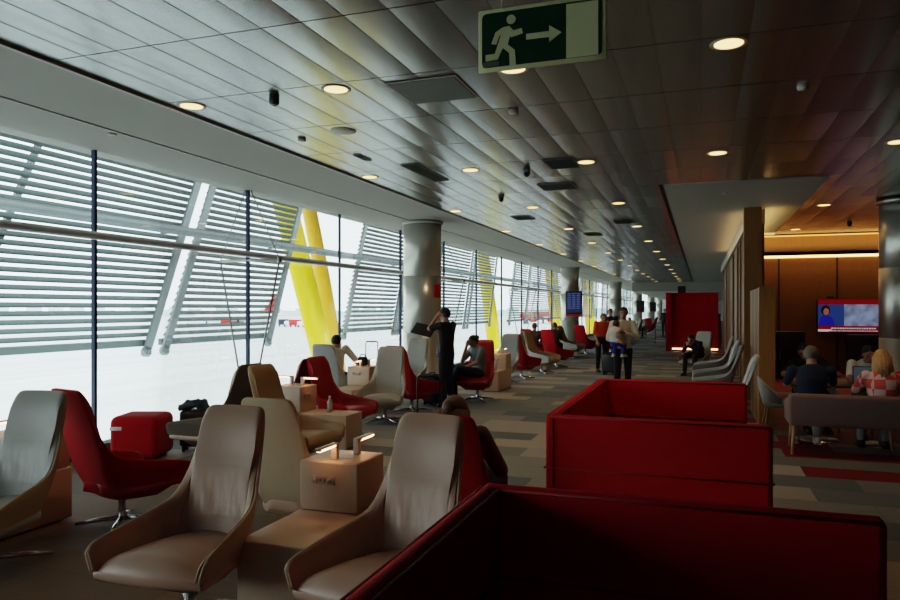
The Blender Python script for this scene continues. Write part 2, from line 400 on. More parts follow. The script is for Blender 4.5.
# cable trusses bracing the glass
for i, y in enumerate([9.425, 18.38, 27.33, 36.3]):
    t = thing('cable_truss', ['slim steel cable truss bracing the glass at the dark post left of the yellow struts', 'steel cable truss bracing the glass just past the nearest round column', 'steel cable truss bracing the window halfway between the first and second columns', 'steel cable truss bracing the window beyond the second column'][i], 'cable truss', (WX, y, 0), 0)
    for sx in (.57, -.52):
        MB().tube([(sx, 0, 2.46), (.0+.05*(1 if sx > 0 else -1), 0, .1)], .016, 6).build('lower_rod', M['cable'], t)
        MB().tube([(sx, 0, 2.46), (.0+.05*(1 if sx > 0 else -1), 0, 3.56)], .009, 6).build('upper_rod', M['cable'], t)
    MB().tube([(-.52, 0, 2.46), (.57, 0, 2.46)], .022, 8).build('spreader', M['transom'], t)
    MB().lathe([(.001, -.05), (.035, -.045), (.035, .045), (.001, .05)], 12, Matrix.Translation((.57, 0, 2.46))).build('node', M['cable'], t)

# outside ground
struct('ground', MB().box(-900, -7.3, -600, 900, -5.2, -5), M['tarmac'])
# louvre screens
LX = -9.5
def louvre(i, ya, yb, label):
    t = thing('louvre_screen', label, 'louvre screen', (LX, ya, 0), 0, 'louvre screens outside the window wall')
    W = yb-ya; z0, z1 = 1.05, 5.1; sl = 1.35/3.13
    mb = MB(); z = z0+.06
    while z < z1:
        o_ = (z-z0)*sl
        # inclined blade
        mb.prism([(-.045, z-.030), (-.030, z-.040), (.045, z+.034), (.030, z+.040)], W-.12, 'Y', o_+.08)
        z += .13
    mb.build('slats', M['louver'], t)
    MB().box(-.05, .03, .05, W-.05, z0-.02, z0+.10).build('bottom_rail', M['louver'], t)
    for s, nm in ((0, 0), (W-.16, 0)):
        q = MB(); q.prism([(s-.04, z0-.14), (s+.14, z0-.14), (s+.16+(z1-z0)*sl, z1), (s-.02+(z1-z0)*sl, z1)], .05, 'X', .07)
        q.tube([(.05, s+.05, z0-.12), (.14, s+.05, z0-.12)], .09, 14)
        st = q.build('strut', M['strut'], t)
        for a_, b_ in ((0, 0), (.07, .0), (0, .09), (.07, .09)):
            MB().tube([(.14, s+.02+a_, z0-.15+b_), (.155, s+.02+a_, z0-.15+b_)], .013, 8).build('bolt', M['dark'], st)
    if W > 5: MB().prism([(W/2-.05, z0), (W/2+.05, z0), (W/2+.05+(z1-z0)*sl, z1), (W/2-.05+(z1-z0)*sl, z1)], .06, 'X', -.11).build('rib', M['strut'], t)
segs = [(0, 3.5), (3.65, 10.70), (11.0, 14.5)]
li = 0
for p in range(-1, 5):
    for s0, s1 in segs:
        ya, yb = -.4+18*(p+1)+s0, -.4+18*(p+1)+s1
        if yb < 2.5: continue
        louvre(li, ya, yb, 'grey horizontal louvre screen outside the glass, %s from the left edge of the view' % ORD[li] if li < 15 else 'grey horizontal louvre screen outside the far end of the window wall')
        li += 1
t = thing('outer_rail', 'horizontal steel tube running behind the louvre screens', 'rail', (-8.9, 0, 3.12))
MB().tube([(0, -3, 0), (0, LEN, 0)], .085, 12).build('tube', M['strut'], t)
for k in range(0, 30): MB().box(-.38, 0, 3.4*k+.2, 3.4*k+.3, -.05, .05).build('bracket', M['strut'], t)
# unseen slab added outside to block sky light above the louvres
struct('added_sky_blocker', MB().box(-12, WX-.3, -6, LEN, 5.2, 5.5), M['soffit'])
# yellow struts in pairs
for i, yy in enumerate((17.2, 35.2, 53.2, 71.2)):
    t = thing('yellow_support', ['pair of thick yellow slanted struts seen left of the nearest column', 'pair of yellow slanted struts seen between the first and second columns', 'pair of yellow slanted struts beyond the second column', 'pair of yellow slanted struts beyond the third column'][i], 'support strut', (-10.4, yy, -5))
    MB().tube([(0, 3.6, .0), (0, 0, 7.5), (0, -1.9, 11.4)], [.34, .32, .3], 20).build('strut', M['yellow'], t)
    MB().tube([(-.5, 4.5, .0), (-.95, 2.75, 7.5), (-1.1, 1.5, 11.4)], [.28, .24, .22], 20).build('strut', M['yellow2'], t)

# aircraft parked far off
def aircraft(loc, rz, label, tailm, bodym, s=1):
    t = thing('airliner', label, 'airliner', loc, rz); t.scale = (s, s, s)
    f = MB(); f.tube([(0, -18, 3.6), (0, -16.5, 3.5), (0, -14, 3.6), (0, 12, 3.6), (0, 18, 4.6)], [.3, 1.3, 1.95, 1.95, .4], 20); f.build('fuselage', bodym, t)
    MB().prism([(10, 5.2), (14.5, 11.5), (17.5, 11.5), (17, 5)], .4, 'X', -.2).build('tail_fin', tailm, t)
    for sx in (-1, 1):
        MB().prism([(sx*1.5, -4), (sx*16, 4), (sx*16, 6), (sx*1.5, 3)], .35, 'Z', 2.7).build('wing', M['white_p'], t)
        MB().prism([(sx*.5, 14), (sx*6, 17), (sx*6, 18), (sx*.5, 17)], .2, 'Z', 4.6).build('tailplane', M['white_p'], t)
        MB().tube([(sx*5.5, -4.5, 1.7), (sx*5.5, -1, 1.7)], 1.05, 16).build('engine', tailm, t)
        MB().tube([(sx*2.6, 1, 2.5), (sx*2.6, 1, 0)], .35, 8).build('landing_gear', M['dark'], t)
    MB().tube([(0, -13, 2.5), (0, -13, 0)], .3, 8).build('landing_gear', M['dark'], t)
def W(px, D, z=0):
    r = (px-450)/710; return (D*(-math.sin(YAW)+r*math.cos(YAW)), D*(math.cos(YAW)+r*math.sin(YAW)), z)
aircraft(W(238, 285, -5), R(-75), 'white airliner with a red tail parked far across the apron', M['red_p'], M['white_p'])
aircraft(W(546, 330, -5), R(-28), 'red airliner parked beyond the second yellow strut pair', M['red_p'], M['red_p'])
def truck(loc, rz, label, c):
    t = thing('service_truck', label, 'truck', loc, rz)
    MB().rbox(-1.1, 1.1, -1.2, 3.5, .7, 2.8, .1).build('cargo_box', c, t); MB().rbox(-1.1, 1.1, -3, -1.3, .5, 2.2, .25).build('cab', M['white_p'], t)
    for y in (-2.2, 2.3):
        for sx in (-1, 1): MB().tube([(sx*1.0, y, .45), (sx*1.2, y, .45)], .45, 14).build('wheel', M['dark'], t)
truck(W(285, 270, -5), R(60), 'small dark service truck on the apron right of the far airliner tail', M['c_navy'])
truck(W(297, 262, -5), R(70), 'small red service truck on the apron beside the yellow struts', M['red_p'])
truck(W(191, 300, -5), R(50), 'small white service truck on the apron seen between two louvre screens', M['white_p'])
# hazy treeline
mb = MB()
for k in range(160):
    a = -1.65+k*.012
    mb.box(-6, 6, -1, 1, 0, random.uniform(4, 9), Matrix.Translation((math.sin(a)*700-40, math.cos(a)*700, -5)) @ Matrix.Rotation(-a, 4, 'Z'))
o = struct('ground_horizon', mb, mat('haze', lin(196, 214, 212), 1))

# columns
for i, y in enumerate((14.15, 32.2, 50.2, 68.2, 86.2, 104.2)):
    t = thing('round_column', ['nearest round steel column in front of the windows', 'second round steel column along the windows, carrying a screen', 'third round steel column along the windows', 'fourth round steel column along the windows', 'fifth round steel column along the windows', 'sixth round steel column along the windows'][i], 'column', (-5.65, y, 0))
    prof = [(.001, 0), (.42, 0), (.42, .1), (.405, .1)]
    for zz in (1.2, 2.4): prof += [(.405, zz-.004), (.400, zz-.003), (.400, zz+.003), (.405, zz+.004)]
    prof += [(.405, 3.57), (.001, 3.57)]
    MB().lathe(prof, 48).build('shaft', M['column'], t)
    MB().lathe([(.405, 3.5), (.44, 3.5), (.44, 3.555), (.405, 3.555)], 48).build('collar', M['soft_white'], t)
t = thing('round_column', 'round steel column standing at the right edge of the view', 'column', (3.3, 14.1, 0))
MB().lathe([(.001, 0), (.42, 0), (.42, .1), (.405, .1), (.405, 1.196), (.4, 1.2), (.405, 1.204), (.405, 2.396), (.4, 2.4), (.405, 2.404), (.405, 3.58), (.001, 3.58)], 48).build('shaft', M['column'], t)
MB().lathe([(.405, 3.5), (.44, 3.5), (.44, 3.58), (.405, 3.58)], 48).build('collar', M['alu'], t)
# fire sign on first column
o = MB().rbox(-.10, .10, -.005, .005, -.14, .14, .004).build('fire_point_sign', M['red_p'])
tag(o, 'small red rectangular safety sign on the side of the nearest column', 'sign'); o.location = (-5.258, 14.01, 2.08); o.rotation_euler = (0, 0, R(72))
# information screens on columns
scr = mat('info_screen', lin(18, 22, 40), .2, emit=lin(30, 44, 90), es=.15)
row_m = mat('info_rows', lin(60, 80, 150), .3, emit=lin(90, 110, 170), es=.2)
for i, (x, y, s, lb) in enumerate([(-5.3, 31.2, 1, 'flight information screen with a red lower edge on the second column'), (-5.3, 67, 1, 'dark information screen on the fourth column'), (-5.3, 84.6, 1, 'dark information screen on the fifth column')]):
    t = thing('information_screen', lb, 'screen', (x, y, 1.93), R(4), 'screens mounted on the columns')
    MB().rbox(-.36, .36, -.04, .04, -.55, .55, .01).build('housing', M['black'], t)
    MB().box(-.32, .32, -.045, -.041, -.38, .5).build('display', scr if i == 0 else M['black'], t)
    if i == 0:
        q = MB()
        for r_ in range(8):
            for c_ in range(3): q.box(-.28+c_*.2, -.13+c_*.2, -.049, -.046, .42-r_*.09, .455-r_*.09)
        q.build('text_rows', row_m, t)
    MB().box(-.36, .36, -.046, -.04, -.55, -.46).build('red_strip', M['red_p'], t)
    MB().box(-.1, .1, .04, .62, -.05, .05).build('bracket', M['dark'], t)

# ------------------------------------------------------------------ ceiling fittings
def downlight_mesh():
    ring = MB().lathe([(.10, 0), (.125, -.004), (.13, -.001), (.13, .004), (.10, .012)], 24).mesh('trim_ring', M['lightring'])
    lens = MB().lathe([(.001, -.003), (.100, -.003), (.100, .004), (.001, .004)], 24).mesh('lens', M['downlight'])
    return ring, lens
ring_me, lens_me = downlight_mesh()
rows = [(-4.5, 'in the row nearest the windows'), (-2.98, 'in the second row from the windows'), (-1.41, 'in the third row from the windows'), (.18, 'in the row over the red booths'), (2.1, 'in the rightmost row over the wood lounge')]
for x, where in rows:
    kk = 0
    for j in range(0, 13):
        y = 5.45+3.78*j
        if x == .18 and y > 11: continue
        if x == 2.1: 
            y = [9.3, 14.5, 18.7, 99][min(j, 3)]
            if y > 50: break
        t = thing('ceiling_downlight', 'round warm recessed downlight, %s from the camera %s' % (ORD[kk], where), 'ceiling light', (x, y, CH-.004), 0, 'recessed downlights in the ceiling')
        link('trim_ring', ring_me, t); link('lens', lens_me, t); kk += 1
        if y < 22:
            ld = bpy.data.lights.new('downlight_beam', 'SPOT'); ld.energy = 16; ld.color = (1, .68, .4); ld.spot_size = R(110); ld.spot_blend = .8; ld.shadow_soft_size = .08
            lo = bpy.data.objects.new('downlight_beam', ld); COL.objects.link(lo); lo.location = (0, 0, -.03); lo.parent = t
def fit(name, label, cat, loc, parts, group=None):
    t = thing(name, label, cat, loc, 0, group)
    for nm, mb, mm in parts: mb.build(nm, mm, t)
    return t
def grille(w, l, n, alongY=True):
    a = MB().box(-w/2, w/2, -l/2, l/2, -.006, .0); b_ = MB()
    for k in range(n):
        if alongY: x0 = -w/2+w*(k+.5)/n; b_.box(x0-.005, x0+.005, -l/2, l/2, -.016, -.004)
        else: y0 = -l/2+l*(k+.5)/n; b_.box(-w/2, w/2, y0-.006, y0+.006, -.016, -.004)
    fr = MB().box(-w/2-.02, -w/2, -l/2-.02, l/2+.02, -.012, 0).box(w/2, w/2+.02, -l/2-.02, l/2+.02, -.012, 0).box(-w/2, w/2, -l/2-.02, -l/2, -.012, 0).box(-w/2, w/2, l/2, l/2+.02, -.012, 0)
    return [('backing', a, M['dark']), ('slats', b_, M['vent']), ('frame', fr, M['vent_lt'])]
fit('speaker_panel', 'square perforated grey panel in the ceiling left of the exit sign', 'ceiling panel', (-2.2, 5.75, CH-.005), [('panel', MB().box(-.3, .3, -.3, .3, -.01, 0), M['vent_lt']), ('rim', MB().box(-.32, -.3, -.32, .32, -.004, 0).box(.3, .32, -.32, .32, -.004, 0).box(-.3, .3, -.32, -.3, -.004, 0).box(-.3, .3, .3, .32, -.004, 0), M['soft_white'])])
fit('air_vent', 'long narrow dark vent in the ceiling near the second downlight row', 'vent', (-3.62, 9.2, CH-.003), grille(.2, 1.2, 5))
fit('air_vent', 'square black grille in the ceiling beside the third downlight row', 'vent', (-1.72, 9.2, CH-.003), grille(.36, .55, 8, False))
fit('air_vent', 'grey ceiling vent beyond the square black grille', 'vent', (-2.1, 10.9, CH-.003), grille(.5, .5, 8, False))
fit('air_vent', 'small slot vent in the ceiling near the round speaker', 'vent', (-4.0, 8.0, CH-.003), grille(.05, .3, 2))
for x, y, lb in ((-3.5, 14.4, 'dark ceiling vent beyond the nearest column top'), (-1.6, 15.8, 'dark ceiling vent far along the hall right of the downlights'), (-2.6, 18.2, 'dark ceiling vent far along the hall near the second column')):
    fit('air_vent', lb, 'vent', (x, y, CH-.003), grille(.36, .55, 8, False))
fit('ceiling_speaker', 'flat round grey speaker in the ceiling under the second light row', 'speaker', (-3.6, 6.75, CH), [('grille', MB().lathe([(.001, -.012), (.13, -.012), (.14, 0), (.001, 0)], 28), M['soft_white'])])
def puck(loc, lb, r=.05, h=.03, m_='soft_white'): fit('smoke_detector', lb, 'smoke detector', loc, [('base', MB().lathe([(.001, 0), (r, 0), (r*.9, -h), (.001, -h)], 20), M[m_])])
puck((-1.7, 6.6, CH), 'small round detector on the ceiling below the exit sign')
puck((.81, 6.7, CH), 'small round detector on the dark ceiling at the upper right')
puck((-4.2, 6.9, CH), 'small white detector on the ceiling near the soffit edge')
puck((.35, 12.3, CH-.012), 'small round detector on the plaster ceiling band', .04)
puck((-5.9, 5.9, 3.56), 'small white detector under the window soffit', .05, .015)
def camdome(loc, lb):
    fit('security_camera', lb, 'security camera', loc, [('mount', MB().lathe([(.001, 0), (.05, 0), (.05, -.035), (.001, -.035)], 20), M['vent_lt']), ('dome', MB().ball((0, 0, -.05), (.042, .042, .042), 16, 10), M['dark'])])
camdome((-2.26, 9.5, CH), 'dark dome camera hanging from the ceiling by the vents')
camdome((-3.2, 11.6, CH), 'dome camera on the ceiling before the nearest column')
camdome((3.05, 17.6, CH), 'dome camera on the amber ceiling by the right column')
fit('motion_sensor', 'small cylindrical motion sensor hanging at the upper left ceiling', 'sensor', (-3.6, 5.45, CH), [('body', MB().lathe([(.001, 0), (.045, 0), (.045, -.06), (.035, -.075), (.001, -.075)], 20), M['vent']), ('eye', MB().lathe([(.001, -.075), (.025, -.075), (.02, -.09), (.001, -.09)], 16), M['white_p'])])

# exit sign
t = thing('exit_sign', 'green hanging exit sign with running figure, arrow and door', 'sign', (-.69, 3.175, 2.80), R(0))
MB().rbox(-.295, .295, -.006, .006, 0, .29, .005).build('panel', M['sign_cream'], t)
g_ = MB(); r_ = .022
pts = []
for cx, cz, a0 in ((.275-r_, .27-r_, 0), (-.275+r_, .27-r_, 90), (-.275+r_, .02+r_, 180), (.275-r_, .02+r_, 270)):
    for k in range(6): a = R(a0+k*18); pts.append((cx+r_*math.cos(a), cz+r_*math.sin(a)))
g_.prism(pts, .003, 'Y', -.0095); g_.build('green_field', M['sign_green'], t)
def S(u, v): return (-.295+u*.59, .29-v*.29)     # sign coordinates, v down
f = MB()
F = -.0125
pk = [0]
def poly(p): pk[0] += 1; f.prism([S(*q) for q in p], .003+.0003*pk[0], 'Y', F-.0003*pk[0])
hc = S(.27, .21); f.prism([(hc[0]+.0215*math.cos(2*math.pi*k/20), hc[1]+.0215*math.sin(2*math.pi*k/20)) for k in range(20)], .003, 'Y', F)
poly([(.205, .32), (.255, .31), (.275, .37), (.24, .62), (.18, .62), (.17, .55)])          # torso
poly([(.205, .32), (.225, .37), (.175, .45), (.15, .58), (.11, .56), (.145, .385)])        # back arm
poly([(.255, .31), (.29, .39), (.355, .37), (.365, .455), (.27, .495), (.24, .42)])        # front arm
poly([(.215, .56), (.255, .62), (.30, .70), (.31, .955), (.26, .965), (.255, .74), (.20, .64)])  # front leg
poly([(.17, .55), (.215, .60), (.165, .82), (.065, .83), (.065, .73), (.14, .725)])        # back leg
poly([(.39, .475), (.57, .475), (.57, .385), (.665, .52), (.57, .645), (.57, .565), (.39, .565)])   # arrow
f.build('running_figure_and_arrow', M['sign_cream'], t)
MB().prism([S(*q) for q in ((.70, .10), (.94, .10), (.94, .93), (.70, .93))], .003, 'Y', F).build('door_symbol', M['sign_cream'], t)
q = MB()
for r_i in range(4):
    u = .045
    while u < .17:
        w_ = random.uniform(.008, .02); a = S(u, .845+.022*r_i); b_ = S(min(u+w_, .19), .861+.022*r_i); q.box(a[0], b_[0], F, F+.003, b_[1], a[1]); u += w_+.004
q.build('small_print', M['sign_grey'], t)
for sx in (-.18, .2): MB().tube([(sx, 0, .28), (sx, 0, .80)], .0025, 6).build('hanging_wire', M['cable'], t)

# ------------------------------------------------------------------ lounge chair
def interp(tab, x):
    if x <= tab[0][0]: return tab[0][1]
    for (a, va), (b_, vb) in zip(tab, tab[1:]):
        if x <= b_:
            t = (x-a)/(b_-a); return va+(vb-va)*t
    return tab[-1][1]
def sm_interp(tab, x):
    if x <= tab[0][0]: return tab[0][1]
    for (a, va), (b_, vb) in zip(tab, tab[1:]):
        if x <= b_:
            t = (x-a)/(b_-a); t = t*t*(3-2*t); return va+(vb-va)*t
    return tab[-1][1]
HT = [(0, 1.105), (.21, 1.104), (.245, 1.098), (.27, 1.083), (.29, 1.058), (.303, 1.02), (.314, .96), (.327, .86), (.346, .745), (.37, .66), (.40, .605), (.46, .57), (.56, .55), (.75, .52), (.92, .49), (.97, .478), (1, .45)]
def hw(z): return interp([(.24, .25), (.34, .30), (.48, .345), (.6, .335), (.72, .315), (.85, .308), (1.0, .305), (1.12, .302)], z)
def yb(z): return interp([(.24, .12), (.32, .20), (.45, .265), (.6, .31), (.85, .38), (1.12, .47)], z)
def cP(a, v):
    s = abs(a); top = interp(HT, s); bot = interp([(0, .24), (.5, .25), (.8, .30), (1, .36)], s)
    z = bot+(top-bot)*v
    return surf(a, z)
def surf(a, z):
    s = abs(a)
    g_ = interp([(0, 0), (.25, .585), (.3, .675), (.36, .745), (.45, .82), (.6, .90), (1, 1.03)], s)
    x = hw(z)*g_; s0 = interp([(.48, .24), (.62, .30), (.85, .325)], z); fy = max(0, (s-s0)/(1-s0))**1.15
    y = yb(z)+(-.37-yb(z))*fy-.02*min(1, s/.3)**2
    return Vector((x if a >= 0 else -x, y, z))
AS = [0, .05, .1, .15, .19, .22, .245, .265, .28, .292, .303, .315, .33, .35, .375, .41, .45, .5, .56, .63, .7, .78, .86, .93, .97, 1]
AS = [-a for a in AS[::-1]]+AS[1:]
VS = [i/16 for i in range(17)]
G = [[cP(a, v) for v in VS] for a in AS]
def gnorm(i, j):
    z = G[i][j].z; a = AS[i]; da = .03; dz = .03
    n_ = (surf(min(1, a+da), z)-surf(max(-1, a-da), z)).cross(surf(a, z+dz)-surf(a, z-dz))
    if n_.length < 1e-9: return Vector((0, -1, 0))
    n_.normalize()
    c = Vector((0, -.12, G[i][j].z))-G[i][j]
    return n_ if n_.dot(c) > 0 else -n_
def sheet(t_in, t_out):
    """closed rounded sheet between two offsets of the chair surface"""
    na, nv = len(AS), len(VS); mb = MB()
    nrm = [[gnorm(i, j) for j in range(nv)] for i in range(na)]
    A = [G[i][j]+nrm[i][j]*t_in(AS[i], VS[j], G[i][j]) for i in range(na) for j in range(nv)]
    B = [G[i][j]+nrm[i][j]*t_out for i in range(na) for j in range(nv)]
    vs = A+B; fs = []; o_ = na*nv; idx = lambda i, j: i*nv+j
    for i in range(na-1):
        for j in range(nv-1):
            fs.append((idx(i, j), idx(i+1, j), idx(i+1, j+1), idx(i, j+1)))
            fs.append((o_+idx(i, j), o_+idx(i, j+1), o_+idx(i+1, j+1), o_+idx(i+1, j)))
    loop = [(i, nv-1) for i in range(na)]+[(na-1, j) for j in range(nv-2, -1, -1)]+[(i, 0) for i in range(na-2, -1, -1)]+[(0, j) for j in range(1, nv-1)]
    # one bulged ring of vertices rounds the rim
    cen = Vector((0, 0, .55)); base = len(vs); L_ = len(loop)
    for (i, j) in loop:
        mid = (vs[idx(i, j)]+vs[o_+idx(i, j)])/2; thick = (vs[idx(i, j)]-vs[o_+idx(i, j)]).length
        if j == nv-1 and 0 < i < na-1: d = (G[i][j]-G[i][j-1]).normalized()*.6 + Vector((0, 0, .3)) + (Vector((1 if AS[i] > 0 else -1, 0, 0))*.5 if .25 < abs(AS[i]) < .38 else Vector())
        elif j == 0: d = Vector((0, 0, -1))
        else: d = Vector((0, -1, 0))
        vs.append(mid+d.normalized()*thick*.35)
    for k in range(L_):
        a, b_ = loop[k], loop[(k+1) % L_]; ra, rb = base+k, base+(k+1) % L_
        fs.append((idx(*a), idx(*b_), rb, ra)); fs.append((ra, rb, o_+idx(*b_), o_+idx(*a)))
    mb.add(vs, fs, True); return mb
def t_lin(a, v, p):
    s = abs(a); t = interp([(0, .045), (.33, .045), (.45, .028), (1, .024)], s)
    e = min(1, (1-v)*(interp(HT, s)-.24)/.07); t *= .45+.55*math.sqrt(max(0, e))
    if s < .33: t *= .75+.25*math.sqrt(max(0, 1-(s/.34)**6))
    if s < .34: t += (-.010*math.exp(-((p.z-.86)/.02)**2) + .010*math.exp(-((p.z-.97)/.08)**2)+.014*math.exp(-((p.z-.70)/.09)**2))*(1-(s/.34)**3)
    return t
shell_mb = sheet(lambda a, v, p: .006, -.014)
lin_mb = sheet(t_lin, .0065)
# underside pan
pan_mb = MB(); ring = [G[i][0] for i in range(len(AS))]
pan_mb.add([p*1 for p in ring]+[Vector((p.x*.55, p.y*.5, .215)) for p in ring], [(i, i+1, i+1+len(ring), i+len(ring)) for i in range(len(ring)-1)]+[(len(ring)-1, 0, len(ring), 2*len(ring)-1)]+[tuple(range(len(ring), 2*len(ring)))], True)
# seat cushion following the inner plan
def inner_hw(y):
    best = .3
    for a in [i/100 for i in range(20, 101)]:
        p = cP(a, (.44-interp([(0, .24), (.5, .25), (.8, .3), (1, .36)], a))/(interp(HT, a)-interp([(0, .24), (.5, .25), (.8, .3), (1, .36)], a)))
        if p.y <= y: return p.x-.018
    return .34
seat_mb = MB()
seat_v = []; nS = 15
yA, yB = -.40, .245
rows_ = []
prof = [(.0, .30), (.0, .36), (.012, .405), (.045, .435), (.10, .448), (.2, .45)]
def seat_z(u, w):  # u across -1..1, w 0 front..1 rear
    e = (1-abs(u)**3.5)
    fr = 1-max(0, (.14-w)/.14)**2.2
    return .345+(.10*e**.6)*(.35+.65*fr)+.012*(1-u*u)*math.sin(min(1, w*1.2)*math.pi)-.03*w
nu, nw = 19, 17; vs = []
for jw in range(nw):
    w = jw/(nw-1); w2 = w**1.25; y = yA+(yB-yA)*w2; h_ = inner_hw(max(y, -.36))
    if y > .1: h_ *= math.sqrt(max(.05, 1-((y-.1)/.17)**2*.75))
    for iu in range(nu):
        u = -1+2*iu/(nu-1); u2 = math.sin(u*math.pi/2)
        vs.append((h_*u2, y+.035*u2*u2*(1-w), seat_z(u2, w2)))
N1 = len(vs)
vs += [(p[0]*.99, p[1]*(1 if p[1] > 0 else .99), .285 + .02*(1-k_//nu/(nw-1))) for k_, p in enumerate(vs)]
fs = []
for j in range(nw-1):
    for i in range(nu-1):
        a = j*nu+i; fs.append((a, a+1, a+nu+1, a+nu)); fs.append((N1+a, N1+a+nu, N1+a+nu+1, N1+a+1))
bl = [i for i in range(nu)]+[j*nu+nu-1 for j in range(1, nw)]+[(nw-1)*nu+i for i in range(nu-2, -1, -1)]+[j*nu for j in range(nw-2, 0, -1)]
MR = len(vs)
for b0_ in bl: p, p2 = vs[b0_], vs[N1+b0_]; vs.append((p[0]*1.01, p[1]*(1.025 if p[1] < 0 else 1), p[2]*.55+p2[2]*.45))
for k_ in range(len(bl)): a, b_ = bl[k_], bl[(k_+1) % len(bl)]; fs.append((a, b_, MR+(k_+1) % len(bl), MR+k_)); fs.append((MR+k_, MR+(k_+1) % len(bl), N1+b_, N1+a))
seat_mb.add(vs, fs, True)
stem_mb = MB().lathe([(.001, .04), (.045, .04), (.028, .06), (.028, .20), (.06, .215), (.06, .26), (.001, .26)], 20)
def spoke_mb(k):
    a = R(45+90*k); d = Vector((math.cos(a), math.sin(a), 0))
    return MB().tube([d*.0+Vector((0, 0, .055)), d*.2+Vector((0, 0, .042)), d*.34+Vector((0, 0, .018))], [.022, .018, .011], 8)
_mc = {}
def mesh_of(key, mb, m_):
    k = (key, m_.name)
    if k not in _mc:
        me = mb.mesh(key, m_); _mc[k] = me
    return _mc[k]
SPK = [spoke_mb(k) for k in range(4)]
chair_count = 0
def chair(x, y, face, lea, fab, label, group='high back swivel lounge chairs', s=1.0, spin=0):
    """face = compass angle of the facing direction in degrees (0 = +X, 90 = +Y)"""
    t = thing('lounge_chair', label, 'chair', (x, y, 0), R(face+90), group)
    if s != 1.0: t.scale = (s, s, s)
    o1 = link('shell', mesh_of('shell', shell_mb, M[fab]), t)
    o2 = link('backrest_lining', mesh_of('backrest_lining', lin_mb, M[lea]), t)
    o3 = link('seat_cushion', mesh_of('seat_cushion', seat_mb, M[lea]), t)
    for o in (o1, o2, o3):
        ss = o.modifiers.new('s', 'SUBSURF'); ss.levels = 0; ss.render_levels = 1 if y < 5 else 0
    link('underside', mesh_of('underside', pan_mb, M[fab]), t)
    link('stem', mesh_of('stem', stem_mb, M['chrome']), t)
    for k in range(4): link('spoke', mesh_of('spoke_%d' % k, SPK[k], M['chrome']), t)
    return t

# side table unit: low top + raised socket box + two task lamps
def unit(x, y, rz, label, lamps=((-.0, .09, -90), (.06, .28, 90)), group='cream side tables with raised socket boxes'):
    """local: low end at y=0, box at y .64-1.04, width .43"""
    t = thing('side_table', label, 'side table', (x, y, 0), rz, group)
    MB().rbox(-.215, .215, 0, 1.04, .012, .42, .012, 2).build('low_body', M['cream'], t)
    MB().rbox(-.205, .205, .64, 1.03, .422, .737, .014, 3).build('socket_box', M['cream'], t)
    sp = MB().rbox(-.115, .045, .632, .645, .595, .65, .004).build('socket_plate', M['socket'], t)
    for sx in (-.085, .015):
        MB().tube([(sx, .6305, .622), (sx, .640, .622)], .020, 16).build('socket', M['cream_edge'], sp)
    for sx in (-.052, -.018): MB().box(sx-.003, sx+.003, .6295, .64, .613, .632).build('usb_port', M['dark'], sp)
    for lx, ly, a in lamps:
        T = Matrix.Translation((lx, .64+ly, .737)) @ Matrix.Rotation(R(a), 4, 'Z')
        q = MB()
        q.rbox(-.018, .018, -.022, .022, 0, .105, .006, 2, T); q.rbox(-.018, .22, -.022, .022, .088, .108, .006, 2, T)
        lp = q.build('task_lamp', M['lamp_white'], t)
        MB().box(.03, .21, -.012, .012, .083, .0875, T).box(.03, .21, -.0235, -.0222, .091, .1, T).box(.03, .21, .0222, .0235, .091, .1, T).build('light_strip', M['lamp_glow'], lp)
    return t

# --- near group
chair(-2.66, 3.22, -90+4, 'lea_taupe', 'fab_beige', 'taupe leather high back chair nearest the camera, left of the nearest side table')
unit(-2.215, 3.31, 0, 'cream side table with lit task lamps in the foreground between two taupe chairs')
chair(-1.49, 3.29, -90-8, 'lea_taupe', 'fab_beige', 'taupe leather high back chair between the nearest side table and the red booth')
chair(-2.72, 4.47, 90, 'lea_taupe', 'fab_beige', 'chair with beige outer shell turned away behind the nearest taupe chair')
chair(-1.47, 4.42, 92, 'lea_red', 'fab_red', 'red chair holding a brown haired person, behind the foreground taupe chair', s=.96)
chair(-4.42, 3.42, -90+10, 'lea_grey', 'fab_beige', 'pale grey leather chair cut by the left edge of the view')
unit(-5.045, 3.38, 0, 'cream side table with lamp at the far left edge')
chair(-4.32, 4.42, 76, 'lea_red', 'fab_red', 'red felt chair seen from behind next to the pale grey chair at left')
# --- second group, turned across the hall
chair(-3.98, 6.4, -5, 'lea_tan', 'fab_beige', 'tan leather chair facing the aisle behind the nearest taupe chair')
chair(-5.02, 6.5, 178, 'lea_taupe', 'fab_brown', 'chair with dark brown shell back to back with the tan chair')
unit(-4.02, 7.82, R(90), 'cream side table between the tan chair and the red leather chair')
chair(-4.52, 8.4, -10, 'lea_red', 'fab_red', 'red leather chair facing the aisle in the second group', s=.95)
chair(-5.42, 8.5, 174, 'lea_red', 'fab_maroon', 'chair with dark maroon shell back to back with the red leather chair', s=.93)
# --- third group
chair(-4.50, 9.75, -78, 'lea_grey', 'fab_beige', 'pale grey leather chair in the third group facing the camera')
unit(-5.4, 10.0, 0, 'cream side table with lamps beside the seated person by the window')
chair(-5.98, 10.95, 88, 'lea_grey', 'fab_grey', 'grey chair seen from behind with a dark haired person seated by the window')
chair(-4.52, 10.85, 74, 'lea_red', 'fab_red', 'red felt chair back to back with the third group grey chair', )
# --- woman's group near the column
chair(-3.93, 12.6, -88, 'lea_red', 'fab_red', 'red chair in which the seated woman in grey sits')
unit(-4.13, 14.0, 0, 'cream side table just right of the seated woman in grey')
chair(-4.26, 15.75, -90-4, 'lea_grey', 'fab_grey', 'pale grey high back chair beyond the seated woman')
chair(-4.15, 16.9, 76, 'lea_red', 'fab_red', 'red felt chair back to back with the grey chair beyond the seated woman')
chair(-5.4, 12.9, -90, 'lea_grey', 'fab_grey', 'grey chair partly hidden behind the standing man')
